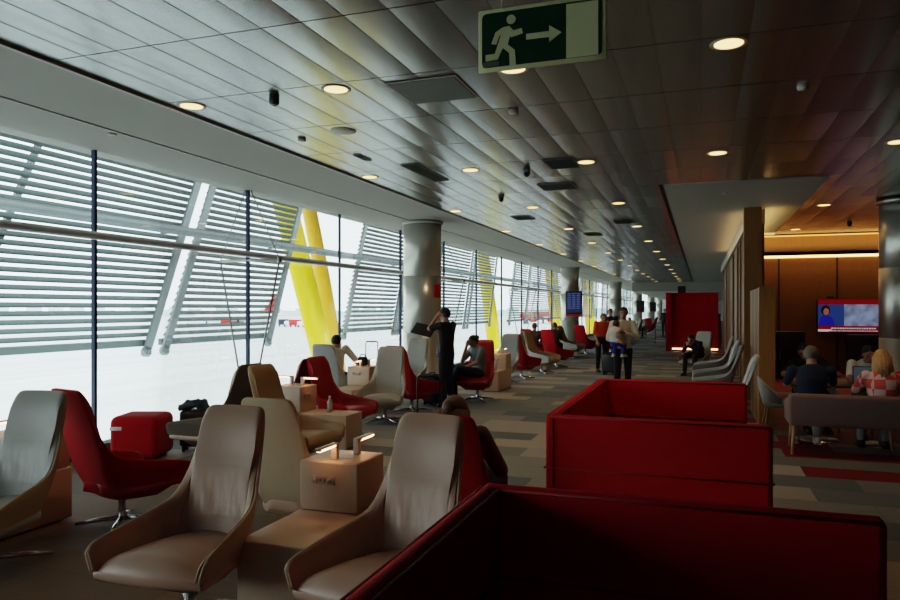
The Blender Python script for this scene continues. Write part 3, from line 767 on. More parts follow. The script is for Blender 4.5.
# --- groups further on
chair(-4.0, 18.5, -15, 'lea_tan', 'fab_grey', 'brown leather chair with grey outer shell facing the aisle')
chair(-4.95, 18.9, 165, 'lea_tan', 'fab_grey', 'grey chair turned to the window behind the brown and grey chair')
unit(-4.05, 19.6, R(90), 'cream side table beyond the brown and grey chair')
chair(-4.0, 20.5, 62, 'lea_red', 'fab_red', 'bright red leather chair just past the brown and grey chair')
chair(-4.75, 21.0, 66, 'lea_red', 'fab_red', 'red chair turned to the window before the second column')
chair(-4.3, 24.7, -15, 'lea_tan', 'fab_grey', 'grey shelled chair facing the aisle at the second column')
unit(-4.2, 25.7, R(90), 'cream side table in front of the second column')
chair(-4.1, 26.6, 70, 'lea_red', 'fab_red', 'red chair left of the two far red chairs at the second column')
chair(-5.35, 25.2, 165, 'lea_red', 'fab_red', 'red chair turned to the window by the second column')
chair(-3.25, 27.3, 100, 'lea_red', 'fab_red', 'red chair at the aisle just left of the person in orange')
chair(-2.9, 29.3, 20, 'lea_tan', 'fab_grey', 'far grey chair behind the person in orange')
far = [(-4.2, 36, -10, 'lea_red', 'fab_red'), (-3.4, 38.5, 170, 'lea_grey', 'fab_grey'), (-4.6, 41, 0, 'lea_red', 'fab_red'), (-3.3, 43, -90, 'lea_grey', 'fab_grey'), (-4.1, 45.5, 0, 'lea_red', 'fab_red'), (-3.3, 48, 90, 'lea_red', 'fab_red'), (-4.4, 51, -20, 'lea_grey', 'fab_grey'), (-3.5, 54, 160, 'lea_red', 'fab_red'), (-3.6, 33.6, 60, 'lea_red', 'fab_red')]
for i, (x, y, f_, a, b_) in enumerate(far):
    chair(x, y, f_, a, b_, '%s lounge chair far beyond the walking man, %s far chair by distance' % ('red' if 'red' in a else 'grey', ORD[sorted([q[1] for q in far]).index(y)]))
# --- row of pale chairs along the slatted wall
for i, (x, y, f_) in enumerate([(.22, 9.9, 180), (.2, 12.9, 176), (.22, 14.6, 182), (.2, 16.7, 178), (-.12, 19.45, 245)]):
    chair(x, y, f_, 'lea_grey', 'fab_grey', 'pale grey chair with its back to the slatted wood wall, %s from the camera' % ORD[i])

# red felt pouf
t = thing('pouf', 'red felt cube pouf with white tag near the window', 'pouf', (-6.05, 6.5, 0), R(20))
MB().rbox(-.27, .27, -.27, .27, .02, .50, .08, 5).build('cushion', M['fab_red'], t)
MB().rbox(-.25, -.12, -.277, -.266, .35, .39, .003).build('tag', M['white_p'], t)
MB().rbox(-.2, .2, -.2, .2, 0, .022, .005).build('base', M['black'], t)

# ------------------------------------------------------------------ red booths
def pod(x0, x1, y0, y1, h, label, near=True):
    t = thing('booth', label, 'booth', (x0, y0, 0), 0, 'red upholstered high sided booths')
    Wd, D = x1-x0, y1-y0; th = .07
    def panel(nm, a, b_, c, d):
        p = MB().rbox(a, b_, c, d, .03, h, .03, 4).build(nm, M['pod_red'], t)
        q = MB(); e = .004
        for z in (h-.30,):
            q.tube([(a-e, c-e, z), (b_+e, c-e, z)], .005, 6); q.tube([(b_+e, c-e, z), (b_+e, d+e, z)], .005, 6); q.tube([(b_+e, d+e, z), (a-e, d+e, z)], .005, 6); q.tube([(a-e, d+e, z), (a-e, c-e, z)], .005, 6)
        # piping along the top edges
        q.tube([(a+.01, c+.004, h-.012), (b_-.01, c+.004, h-.012)] if (b_-a) > (d-c) else [(a+.004, c+.01, h-.012), (a+.004, d-.01, h-.012)], .006, 6)
        q.tube([(a+.01, d-.004, h-.012), (b_-.01, d-.004, h-.012)] if (b_-a) > (d-c) else [(b_-.004, c+.01, h-.012), (b_-.004, d-.01, h-.012)], .006, 6)
        q.build('piping', M['pod_seam'], p)
        if (b_-a) > (d-c):
            s_ = MB().tube([(a+.045, c-.003, .04), (a+.045, c-.003, h-.02)], .004, 6); s_.build('vertical_seam', M['pod_seam'], p)
    panel('near_panel', 0, Wd, 0, th); panel('far_panel', 0, Wd, D-th, D); panel('side_panel', 0, th, th*.6, D-th*.6)
    for (a, b_) in ((th+.01, .62), (D-.62, D-th-.01)):
        MB().rbox(th+.01, Wd-.02, a, b_, .12, .45, .04, 3).build('bench', M['pod_red'], t)
    for px_ in (.06, Wd-.06):
        for py_ in (.04, D-.04): MB().tube([(px_, py_, 0), (px_, py_, .04)], .02, 10).build('foot', M['black'], t)
pod(-.715, .50, .10, 2.38, 1.1, 'nearest red high sided booth at the bottom of the view')
pod(-.84, .345, 3.98, 6.25, 1.1, 'second red high sided booth in the middle of the floor')

# far red ribbed booth
t = thing('partition', 'tall red ribbed partition with a glowing strip at its base', 'partition', (-1.37, 30, 0))
q = MB().box(.22, 1.98, 0, .1, .15, 2.35)
for k in range(24): q.rbox(.225+k*.0731, .29+k*.0731, -.03, .01, .15, 2.34, .012, 2)
q.build('ribbed_panel', M['pod_red'], t)
MB().rbox(0, .215, -.25, .9, .0, 2.35, .02).build('end_panel', M['fab_red'], t)
MB().box(.22, 1.98, -.0, .1, 0, .06).build('plinth', M['black'], t)
MB().box(.24, 1.2, -.035, .0, .07, .13).build('light_strip', M['floorglow'], t)
MB().box(1.5, 1.96, -.035, .0, .07, .13).build('light_strip', M['floorglow'], t)
MB().box(.45, .75, .1, .3, 2.35, 2.62).build('top_box', M['black'], t)

# ------------------------------------------------------------------ wood lounge on the right
q = MB().box(1.0, 1.1, 14.5, 34, 0, 3.3)
y = 14.62; rs = random.Random(3)
while y < 33.6:
    wb = rs.choice((.18, .3, .45)); q.cur = rs.choice((0, 1, 2)); d_ = rs.choice((0, .02, .04))
    q.rbox(.84+d_, 1.0, y, y+wb, 0, 3.3, .006, 1, smooth=False); y += wb+.05
q.cur = 0
struct('wall_slatted', q, [M['wood_lt'], M['wood_lt2'], M['wood_lt3']])
struct('wall_slat_backing', MB().box(.985, .999, 14.61, 33.95, .01, 3.29), M['wood_dk'])
struct('wall_fascia', MB().box(.80, 1.12, 14.6, 34, 3.3, 3.6), M['gypsum'])
struct('wall_post', MB().box(.74, 1.04, 14.3, 14.6, 0, 3.59), M['wood_lt'])
struct('wall_beyond', MB().box(.9, 9, 34, 34.2, 0, 3.6), M['soft_white'])
o = MB().box(-.35, .35, 0, .1, 0, 1.5).build('information_board', M['black']); tag(o, 'dark standing board at the far end of the slatted wall', 'board'); o.location = (.42, 33.3, .0)
t = thing('slatted_screen', 'low slatted light wood screen in front of the tall wood post', 'screen', (.76, 10.97, 0))
q = MB().box(.05, .09, 0, 1.9, .02, 2.0)
for k in range(8): q.cur = k % 3; q.box(.0, .05, .04+k*.235, .23+k*.235, .02, 2.0)
q.build('slats', [M['wood_lt'], M['wood_lt2'], M['wood_lt3']], t)
MB().box(0, .21, -.06, .0, 0, 2.02).build('end_board', M['wood_lt'], t)
# back wall of wood with dark joints
q = MB().box(1.05, 9, 21.0, 21.2, 0, 3.12)
struct('wall_wood', q, M['wood_wall'])
q = MB()
for xx in (1.95, 3.35, 4.75, 6.15): q.box(xx-.02, xx+.02, 20.985, 21.0, 0, 3.05)
struct('trim_5', q, M['wood_dk'])
struct('trim_6', MB().box(1.1, 9, 20.95, 20.99, 3.07, 3.13), M['cove'])
struct('trim_7', MB().box(1.1, 9, 19.9, 20.1, 3.17, 3.58), M['wood_wall'])
struct('trim_8', MB().box(1.1, 9, 19.86, 19.9, 3.54, 3.57), emis('cove_dim', (1, .5, .15, 1), .5))
struct('trim_9', MB().box(1.1, 9, 20.1, 21.2, 3.35, 3.6), M['gypsum'])
struct('wall_lounge', MB().box(6.6, 6.8, 8, 21, 0, 3.6), M['wood_wall'])
# TV
t = thing('television', 'wall television showing a red bannered news broadcast', 'television', (3.68, 20.85, 1.5))
MB().rbox(-.84, .84, -.04, .04, -.42, .47, .01).build('housing', M['black'], t)
def em(n_, c, s): return mat(n_, c, .4, emit=c, es=s, var=.02)
tvs = MB()
q = MB().box(-.81, .81, -.046, -.041, .32, .45); q.box(-.81, .81, -.046, -.041, -.40, -.24); q.build('red_banner', em('tv_red', lin(150, 10, 30), .16), t)
MB().box(-.81, -.2, -.046, -.041, -.24, .32).build('studio_picture', em('tv_blue', lin(50, 80, 150), .18), t)
m2, nt, b = new_mat('tv_scene'); N = nt.nodes; L = nt.links; tc = N.new('ShaderNodeTexCoord'); nz = N.new('ShaderNodeTexNoise'); nz.inputs['Scale'].default_value = 4
L.new(tc.outputs['Object'], nz.inputs['Vector']); cr = N.new('ShaderNodeValToRGB'); e = cr.color_ramp.elements; e[0].position = .3; e[0].color = lin(70, 76, 90); e[1].position = .65; e[1].color = lin(120, 132, 165)
L.new(nz.outputs['Fac'], cr.inputs[0]); L.new(cr.outputs[0], b.inputs['Emission Color']); b.inputs['Emission Strength'].default_value = .42; b.inputs['Base Color'].default_value = (.02, .02, .02, 1)
MB().box(-.2, .81, -.046, -.041, -.24, .32).build('street_picture', m2, t)
q = MB().ball((-.62, -.047, .14), (.075, .004, .10)); q.build('presenter_face', em('tv_skin', lin(170, 110, 90), .2), t)
q = MB().ball((-.63, -.0465, .17), (.11, .003, .13)); q.build('presenter_hair', em('tv_hair', lin(30, 18, 20), .2), t)
q = MB().prism([(-.8, -.24), (-.74, 0), (-.62, .05), (-.48, -.02), (-.4, -.24)], .003, 'Y', -.0485); q.build('presenter_jacket', em('tv_jacket', lin(40, 44, 170), .2), t)
q = MB().box(-.81, -.55, -.048, -.046, -.39, -.33).box(-.5, .8, -.0475, -.046, -.379, -.375).box(-.5, .5, -.0475, -.046, -.319, -.315).box(-.56, -.5, -.0475, -.046, -.379, -.33).box(-.505, -.495, -.0475, -.046, -.379, -.315); u = -.5
while u < .5: w_ = random.uniform(.015, .05); q.box(u, u+w_, -.048, -.046, -.315, -.285); u += w_+.015
u = -.5
while u < .8: w_ = random.uniform(.015, .05); q.box(u, u+w_, -.048, -.046, -.375, -.355); u += w_+.02
q.build('caption_text', em('tv_white', lin(200, 190, 195), .3), t)
MB().box(-.05, .05, 0, .15, -.05, .05).build('bracket', M['dark'], t)
MB().rbox(-.6, -.42, -.03, .03, .48, .53, .01).build('sensor', M['black'], t)
# dark cabinets under the TV
def cabinet(x0, x1, y0, y1, h, label):
    t = thing('cabinet', label, 'cabinet', (x0, y0, 0)); Wd = x1-x0
    MB().rbox(0, Wd, 0, y1-y0, 0, h, .01).build('carcass', M['black'], t)
    for k in range(2): d = MB().rbox(.02+k*Wd/2, Wd/2-.02+k*Wd/2, -.02, 0, .06, h-.05, .004).build('door', M['dark'], t); MB().box(Wd/2-.06+k*.1, Wd/2-.05+k*.1, -.03, -.018, h*.4, h*.6).build('handle', M['alu'], d)
cabinet(1.15, 2.35, 19.0, 19.6, 1.15, 'tall black cabinet against the wood wall behind the seated people')
cabinet(3.5, 5.6, 20.2, 20.8, 1.05, 'black cabinet below the wall television')
# sofa
t = thing('sofa', 'small mauve grey sofa with wooden legs seen from behind', 'sofa', (.95, 9.12, 0))
MB().rbox(0, 1.3, 0, .12, .34, .715, .05, 4).build('backrest', M['sofa'], t)
MB().rbox(.02, 1.28, .1, .68, .34, .45, .04, 3).build('seat', M['sofa'], t)
for xx in (0, 1.19): MB().rbox(xx, xx+.11, .05, .5, .34, .62, .045, 4).build('armrest', M['sofa'], t)
for xx, yy, dx in ((.07, .06, -.03), (1.2, .06, .03), (.1, .6, -.03), (1.15, .6, .03)):
    MB().tube([(xx, yy, .36), (xx+dx, yy-.02, 0)], [.026, .014], 10).build('leg', M['wood_leg'], t)
# shell chair
def shell_chair(x, y, rz, label):
    t = thing('shell_chair', label, 'chair', (x, y, 0), rz)
    q = MB(); vs = []; na, nh = 17, 9
    for i in range(na):
        a = math.pi*(i/(na-1)); 
        for j in range(nh):
            f_ = j/(nh-1); r_ = .17+.11*f_**.5; topz = .55+.25*math.sin(a)**1.2; z = .42+(topz-.42)*f_
            vs.append((r_*math.cos(a), r_*math.sin(a)*.95, z))
    n0 = len(vs); vs += [(p[0]*1.06, p[1]*1.06, p[2]-.01) for p in vs]
    fs = [(i*nh+j, (i+1)*nh+j, (i+1)*nh+j+1, i*nh+j+1) for i in range(na-1) for j in range(nh-1)]
    fs += [tuple(n0+v for v in f_)[::-1] for f_ in fs]
    edge = [(i, nh-1) for i in range(na)]+[(na-1, j) for j in range(nh-2, -1, -1)]+[(i, 0) for i in range(na-2, -1, -1)]+[(0, j) for j in range(1, nh-1)]
    for k in range(len(edge)): a_, b_ = edge[k], edge[(k+1) % len(edge)]; fs.append((a_[0]*nh+a_[1], b_[0]*nh+b_[1], n0+b_[0]*nh+b_[1], n0+a_[0]*nh+a_[1]))
    q.add(vs, fs, True); q.build('backrest', M['fab_grey'], t)
    MB().rbox(-.25, .25, -.27, .2, .40, .46, .03, 3).build('seat', M['fab_grey'], t)
    for sx in (-1, 1):
        for sy in (-1, 1): MB().tube([(sx*.14, sy*.14, .41), (sx*.23, sy*.22, 0)], [.018, .011], 8).build('leg', M['wood_leg'], t)
shell_chair(.98, 10.45, R(90), 'pale grey shell chair with wooden legs left of the sofa')
shell_chair(2.35, 10.75, R(-10), 'pale grey shell chair on which the man in the white shirt sits')
shell_chair(1.52, 11.15, R(10), 'shell chair on which the person in dark leans over the table')
# small tables
def ptable(x, y, label, w=.35, h=.74):
    t = thing('cafe_table', label, 'table', (x, y, 0))
    MB().rbox(-w, w, -w, w, h-.025, h, .008).build('tabletop', M['dark'], t)
    MB().lathe([(.001, .02), (.025, .02), (.025, h-.03), (.001, h-.03)], 16).build('column', M['alu'], t)
    MB().lathe([(.001, 0), (.24, 0), (.24, .012), (.03, .03), (.001, .03)], 32).build('base', M['alu'], t)
ptable(1.42, 10.3, 'dark cafe table in front of the man in navy')
ptable(2.1, 10.15, 'dark cafe table with a laptop in front of the blonde woman')
# laptop on right table
t = thing('laptop', 'black laptop open on the table before the blonde woman', 'laptop', (1.95, 10.02, .742), R(-6))
MB().rbox(-.17, .17, -.12, .12, 0, .016, .004).build('keyboard_base', M['black'], t)
T = Matrix.Translation((0, .12, .014)) @ Matrix.Rotation(R(-14), 4, 'X')
ld_ = MB().rbox(-.17, .17, 0, .008, 0, .23, .003, 1, T).build('lid', M['black'], t)
MB().box(-.155, .155, -.002, -.0005, .015, .215, T).build('display', mat('lap_screen', lin(70, 80, 92), .3, emit=lin(90, 105, 120), es=.12), ld_)
def cup(x, y, z, label):
    t = thing('paper_cup', label, 'cup', (x, y, z)); MB().lathe([(.001, 0), (.028, 0), (.038, .10), (.001, .10)], 16).build('cup_body', M['white_p'], t); MB().lathe([(.001, .10), (.04, .10), (.038, .112), (.001, .112)], 16).build('lid', M['c_cream'], t)
cup(1.52, 10.2, .742, 'white paper cup on the table beside the man in navy')
t = thing('bowl', 'pale bowl on the table left of the laptop', 'bowl', (1.85, 9.92, .742), 0)
MB().lathe([(.001, 0), (.03, 0), (.065, .05), (.06, .05), (.028, .008), (.001, .008)], 20).build('bowl_body', M['c_cream'], t)

# ------------------------------------------------------------------ luggage and small items
def suitcase(x, y, rz, label, m_, handle=0., w=.4, d=.24, h=.6, s=1):
    t = thing('suitcase', label, 'suitcase', (x, y, 0), rz, None)
    MB().rbox(-w/2, w/2, -d/2, d/2, .06, h, .05, 4).build('case', m_, t)
    q = MB()
    for sx in (-1, 1):
        for sy in (-1, 1):
            wv = MB().tube([(sx*(w/2-.05)-.012, sy*(d/2-.04), .03), (sx*(w/2-.05)+.012, sy*(d/2-.04), .03)], .03, 12); wv.box(sx*(w/2-.05)-.018, sx*(w/2-.05)+.018, sy*(d/2-.04)-.012, sy*(d/2-.04)+.012, .03, .07); wv.build('wheel', M['black'], t)
    if handle:
        MB().tube([(-.11, d/2-.04, h-.02), (-.11, d/2-.04, h+handle-.02), (-.09, d/2-.04, h+handle), (.09, d/2-.04, h+handle), (.11, d/2-.04, h+handle-.02), (.11, d/2-.04, h-.02)], [.009, .009, .013, .013, .009, .009], 8).build('telescopic_handle', M['black'], t)
    MB().tube([(-.07, 0, h-.01), (-.05, 0, h+.025), (.05, 0, h+.025), (.07, 0, h-.01)], .011, 8).build('grip', M['black'], t)
    return t
t = suitcase(-5.72, 7.0, R(25), 'dark suitcase with a jacket on top standing by the window', mat('case_red', lin(52, 20, 26), .4), 0, .34, .22, .50)
q = MB()
for k in range(14): q.tube([(random.uniform(-.19, -.05), random.uniform(-.12, .05), .50+random.random()*.04), (random.uniform(-.1, .12), random.uniform(-.05, .09), .58), (random.uniform(.05, .19), random.uniform(-.12, .12), .49)], [.025, .04, .02], 8)
o = q.build('jacket', mat('jacket', lin(52, 66, 74), .8)); tag(o, 'dark grey jacket bundled on top of the suitcase by the window', 'jacket'); o.location = (-5.72, 7.0, 0); o.rotation_euler = (0, 0, R(25))
suitcase(-2.52, 6.45, R(15), 'black cabin suitcase with raised handle behind the foreground side table', M['black'], .52, .34, .22, .52)
suitcase(-5.72, 11.8, R(20), 'suitcase with raised trolley handle standing by the window', M['c_navy'], .5, .36, .24, .6)
suitcase(-4.5, 11.75, R(-20), 'navy suitcase at the feet of the standing man', M['c_navy'], .0, .34, .22, .55)
suitcase(-2.25, 18.7, R(-20), 'dark suitcase pulled beside the person in orange', M['black'], .4, .36, .24, .55)
# bag on the floor near woman
t = thing('handbag', 'black bag on the floor behind the standing man', 'bag', (-4.55, 12.0, 0), R(20))
MB().rbox(-.2, .2, -.1, .1, 0, .26, .06, 4).build('bag_body', M['black'], t); MB().tube([(-.12, 0, .24), (-.1, 0, .38), (.1, 0, .38), (.12, 0, .24)], .012, 8).build('strap', M['black'], t)
def bottle(x, y, z, lb):
    t = thing('bottle', lb, 'bottle', (x, y, z)); MB().lathe([(.001, 0), (.032, 0), (.032, .13), (.014, .165), (.014, .18), (.001, .18)], 16).build('bottle_body', M['glassbottle'], t); MB().lathe([(.001, .18), (.016, .18), (.016, .2), (.001, .2)], 14).build('cap', M['white_p'], t)
bottle(-4.35, 7.80, .422, 'clear water bottle on the low table beside the red leather chair')
bottle(-4.05, 14.25, .422, 'clear bottle on the side table beside the seated woman')
# luggage trolley far away
t = thing('luggage_trolley', 'metal luggage trolley standing far down the aisle', 'trolley', (-1.9, 37, 0))
for sx in (-.3, .3): MB().tube([(sx, 0, .1), (sx, .1, 1.0)], .02, 8).build('upright', M['dark'], t); MB().tube([(sx, 0, .12), (sx, -.7, .12)], .02, 8).build('side_rail', M['dark'], t)
for z in (.3, .65, 1.0): MB().tube([(-.3, .05, z), (.3, .05, z)], .02, 8).build('cross_bar', M['dark'], t)
MB().box(-.3, .3, -.7, 0, .1, .14).build('deck', M['alu'], t)
for sx in (-.28, .28): MB().tube([(sx-.02, -.6, .06), (sx+.02, -.6, .06)], .06, 10).build('wheel', M['black'], t)

# ------------------------------------------------------------------ people
def cap(mb, p, q, r0, r1, seg=10):
    p, q = Vector(p), Vector(q); d = q-p; L_ = d.length
    if L_ < 1e-5: return
    d /= L_; pts = [p-d*r0*.95, p-d*r0*.7, p-d*r0*.3]; rr = [r0*.25, r0*.72, r0*.96]
    for k in range(5): t = k/4; pts.append(p+d*L_*t); rr.append(r0+(r1-r0)*t)
    pts += [q+d*r1*.3, q+d*r1*.7, q+d*r1*.95]; rr += [r1*.96, r1*.72, r1*.25]
    mb.tube(pts, rr, seg)
def loft(mb, secs, seg=16):
    """secs: (center, rx, ry, right vector)"""
    n = len(secs); vs = []
    for i, (c, rx, ry, rt) in enumerate(secs):
        c = Vector(c); a = Vector(secs[max(0, i-1)][0]); b_ = Vector(secs[min(n-1, i+1)][0]); ax = (b_-a).normalized(); rt = Vector(rt).normalized(); fw = ax.cross(rt).normalized()
        for k in range(seg): th = 2*math.pi*k/seg; vs.append(c+rt*math.cos(th)*rx+fw*math.sin(th)*ry)
    fs = [(i*seg+k, i*seg+(k+1) % seg, (i+1)*seg+(k+1) % seg, (i+1)*seg+k) for i in range(n-1) for k in range(seg)]
    fs += [tuple(range(seg))[::-1], tuple((n-1)*seg+k for k in range(seg))]
    mb.add(vs, fs, True)
def fuse(mb, name, m_, voxel, parent, smooth=3):
    tmp = mb.build(name+'_tmp', m_)
    rm = tmp.modifiers.new('r', 'REMESH'); rm.mode = 'VOXEL'; rm.voxel_size = voxel; rm.use_smooth_shade = True
    sm = tmp.modifiers.new('s', 'SMOOTH'); sm.iterations = smooth; sm.factor = .5
    dg = bpy.context.evaluated_depsgraph_get(); me = bpy.data.meshes.new_from_object(tmp.evaluated_get(dg)); me.name = name
    me.materials.clear(); me.materials.append(m_)
    bpy.data.objects.remove(tmp)
    for p in me.polygons: p.use_smooth = True
    return link(name, me, parent)
STAND = dict(pelvis=(0, 0, .95), waist=(0, .0, 1.08), chest=(0, .0, 1.30), neck=(0, .02, 1.46), head=(0, -.01, 1.63),
             shl=(-.185, .01, 1.42), shr=(.185, .01, 1.42), ell=(-.23, .04, 1.13), elr=(.23, .04, 1.13), wrl=(-.24, -.05, .90), wrr=(.24, -.05, .90),
             hl=(-.09, 0, .92), hr=(.09, 0, .92), kl=(-.10, -.02, .50), kr=(.10, -.02, .50), al=(-.10, .03, .09), ar=(.10, .03, .09))
SIT = dict(pelvis=(0, .10, .53), waist=(0, .14, .66), chest=(0, .17, .86), neck=(0, .15, 1.02), head=(0, .10, 1.18),
           shl=(-.18, .16, .98), shr=(.18, .16, .98), ell=(-.22, .04, .74), elr=(.22, .04, .74), wrl=(-.10, -.15, .66), wrr=(.10, -.15, .66),
           hl=(-.09, .08, .52), hr=(.09, .08, .52), kl=(-.12, -.36, .52), kr=(.12, -.36, .52), al=(-.13, -.38, .09), ar=(.13, -.38, .09))
def hand(mb, wr, el, s, side, curl=.5, palm_n=None):
    wr, el = Vector(wr), Vector(el); d = (wr-el).normalized()
    up = Vector((0, 0, 1)) if abs(d.z) < .8 else Vector((0, 1, 0))
    lat = d.cross(up).normalized()*side; nrm = d.cross(lat).normalized()
    if palm_n is not None and nrm.dot(Vector(palm_n)) < 0: nrm = -nrm
    elif palm_n is None and nrm.z > 0: nrm = -nrm
    cap(mb, wr+d*.02*s, wr+d*.075*s, .032*s, .036*s)
    for k, (o_, L_) in enumerate(((-.030, .066), (-.010, .076), (.011, .071), (.031, .055))):
        b0 = wr+d*.095*s+lat*o_*s; b1 = b0+(d*(1-curl*.4)+nrm*curl*.5).normalized()*L_*.45*s; b2 = b1+(d*(1-curl)+nrm*curl).normalized()*L_*.32*s; b3 = b2+(d*(.6-curl)+nrm*curl*1.2).normalized()*L_*.28*s
        cap(mb, b0, b1, .0098*s, .0095*s, 8); cap(mb, b1, b2, .0095*s, .009*s, 8); cap(mb, b2, b3, .009*s, .0078*s, 8)
    t0 = wr+d*.03*s-lat*.03*s; t1 = t0+(d*.7-lat*.7+nrm*.2).normalized()*.04*s; t2 = t1+(d*.9-lat*.25+nrm*.3).normalized()*.035*s
    cap(mb, t0, t1, .0135*s, .011*s, 8); cap(mb, t1, t2, .011*s, .009*s, 8)
def person(label, loc, rz, J, top, bottom, hair, skin='skin', sleeve=.5, hairlen=0, s=1.0, voxel=.012, shoes='black', look=(0, -1, 0), short=False, beard=False, name='person', bun=False, hands=(.5, .5), extra=None):
    t = thing(name, label, 'person', loc, rz); V = {k: Vector(v) for k, v in J.items()}; V['head'] = V['head']-(V['head']-V['neck']).normalized()*.04
    b = MB(); rt = (V['shr']-V['shl']).normalized(); hrt = (V['hr']-V['hl']).normalized()
    loft(b, [(V['pelvis']-Vector((0, 0, .07)), .12, .085, hrt), (V['pelvis'], .158, .105, hrt), (V['waist'], .128, .092, rt), (V['chest'], .16, .105, rt), (V['chest'].lerp(V['neck'], .55), .165, .09, rt), (V['chest'].lerp(V['neck'], .85), .115, .075, rt), (V['neck'], .062, .062, rt)])
    hd = (V['head']-V['neck']); cap(b, V['neck']-hd*.2, V['neck']+hd*.6, .066, .054)
    limbs = [('shl', 'ell', .052, .040), ('shr', 'elr', .052, .040), ('ell', 'wrl', .040, .026), ('elr', 'wrr', .040, .026), ('hl', 'kl', .085, .056), ('hr', 'kr', .085, .056), ('kl', 'al', .054, .036), ('kr', 'ar', .054, .036)]
    for a, c, r0, r1 in limbs: cap(b, V[a], V[c], r0, r1)
    for sd, c in ((1, hands[0]), (-1, hands[1])): hand(b, V['wrl' if sd > 0 else 'wrr'], V['ell' if sd > 0 else 'elr'], 1, sd, c)
    # head
    f_ = Vector(look).normalized(); up = hd.normalized(); up = (up*.5+Vector((0, 0, .5))).normalized(); f_ = (f_-up*f_.dot(up)).normalized(); r_ = f_.cross(up)
    HM = Matrix.Translation(V['head']) @ Matrix((r_, -f_, up)).transposed().to_4x4()
    b.ball((0, .008, .02), (.074, .092, .092), 16, 12, HM)                         # skull
    loft_h = MB(); b.ball((0, -.022, -.035), (.055, .062, .075), 14, 10, HM)       # jaw
    b.tube([HM @ Vector((0, -.088, .018)), HM @ Vector((0, -.107, -.018)), HM @ Vector((0, -.088, -.028))], [.009, .014, .009], 8)
    for sx in (-1, 1): b.ball((sx*.076, .012, -.003), (.010, .019, .030), 8, 6, HM)
    b.ball((0, -.072, -.052), (.026, .016, .011), 8, 6, HM)                         # lips
    body = fuse(b, 'body', M[skin], voxel, t, 2)
    # hair
    h = MB(); vs = []; nr, ns = 14, 22
    for i in range(nr+1):
        ph = math.pi*.97*i/nr
        for k in range(ns):
            th = 2*math.pi*k/ns; dv = Vector((math.sin(ph)*math.sin(th), -math.sin(ph)*math.cos(th), math.cos(ph)))
            front = max(0, math.cos(th)); fq = front**.45
            low = .52*fq-.5*(1-fq) if front > .02 else -.62*min(1, abs(math.cos(th))*3+.75)
            z = max(dv.z, low); k2 = math.sqrt(max(.0, 1-z*z))
            hv = Vector((dv.x, dv.y, 0)); hv = hv.normalized()*k2 if hv.length > 1e-6 else hv
            w_ = 1+.05*noise.noise(dv*5+V['head'])
            vs.append(HM @ Vector((hv.x*.085*w_, .014+hv.y*.104*w_, .02+z*.106*w_)))
    fs = [(i*ns+k, i*ns+(k+1) % ns, (i+1)*ns+(k+1) % ns, (i+1)*ns+k) for i in range(nr) for k in range(ns)]
    h.add(vs, fs, True)
    if hairlen:
        for k in range(13):
            a = R(-115+230*k/12); p0 = Vector((math.sin(a)*.075, .02+math.cos(a)*.085, .0)); wv = .012*noise.noise(Vector((k*1.7, loc[0], 0)))
            h.tube([HM @ (p0+Vector((0, 0, .03))), HM @ (p0*1.12+Vector((wv, .01, -hairlen*.5))), HM @ (p0*1.05+Vector((wv, .02, -hairlen)))], [.026, .030, .014], 8)
    if bun: h.ball((0, .11, .05), (.045, .04, .045), 12, 8, HM)
    h.build('hair', M[hair], t)
    for sx in (-1, 1): MB().ball((sx*.029, -.078, .012), (.011, .008, .006), 8, 6, HM).build('eye', M['eye'], t)
    q = MB()
    for sx in (-1, 1): q.tube([HM @ Vector((sx*.014, -.084, .030)), HM @ Vector((sx*.045, -.073, .030))], .0035, 6)
    q.build('eyebrows', M[hair], t)
    MB().ball((0, -.084, -.052), (.021, .007, .005), 8, 6, HM).build('mouth', M['lips'], t)
    # top
    c = MB(); g_ = .016
    loft(c, [(V['pelvis']-Vector((0, 0, .0)), .158+g_, .105+g_, hrt), (V['waist'], .135+g_, .100+g_, rt), (V['chest'], .165+g_, .108+g_, rt), (V['chest'].lerp(V['neck'], .55), .165+g_, .092+g_, rt), (V['chest'].lerp(V['neck'], .85), .118+g_, .078+g_, rt), (V['neck']+hd*.04, .060+g_, .062+g_, rt)])
    for a, e_, w_ in (('shl', 'ell', 'wrl'), ('shr', 'elr', 'wrr')):
        f1 = min(1, sleeve*2); cap(c, V[a]-(V[a]-V['neck'])*.03, V[a].lerp(V[e_], f1*.92), .066, .054)
        if sleeve > .5: cap(c, V[e_], V[e_].lerp(V[w_], (sleeve-.5)*2*.95), .052, .038)
    fuse(c, 'shirt', M[top], max(voxel, .014), t, 3)
    c = MB(); g_ = .010
    loft(c, [(V['pelvis']-Vector((0, 0, .075)), .13, .10, hrt), (V['pelvis']-Vector((0, 0, .01)), .168, .116, hrt), (V['pelvis'].lerp(V['waist'], .5), .156, .11, hrt)])
    for a, e_, w_ in (('hl', 'kl', 'al'), ('hr', 'kr', 'ar')):
        cap(c, V[a], V[e_], .096, .068)
        if not short: cap(c, V[e_], V[e_].lerp(V[w_], .93), .066, .052)
    fuse(c, 'trousers', M[bottom], max(voxel, .014), t, 3)
    for a, kk in (('al', 'kl'), ('ar', 'kr')):
        an = V[a]; ft = Vector((0, -1, 0))
        q = MB(); T = Matrix.Translation(an)
        q.tube([an+Vector((0, .055, -.045)), an+Vector((0, .02, -.035)), an+Vector((0, -.05, -.045)), an+Vector((0, -.12, -.055)), an+Vector((0, -.17, -.062))], [.028, .045, .045, .042, .022], 12)
        q.rbox(an.x-.042, an.x+.042, an.y-.18, an.y+.07, an.z-.09, an.z-.072, .008)
        q.build('shoe', M[shoes], t)
    if s != 1.0: t.scale = (s, s, s)
    return t
def pose(base, **kw): d = dict(base); d.update(kw); return d

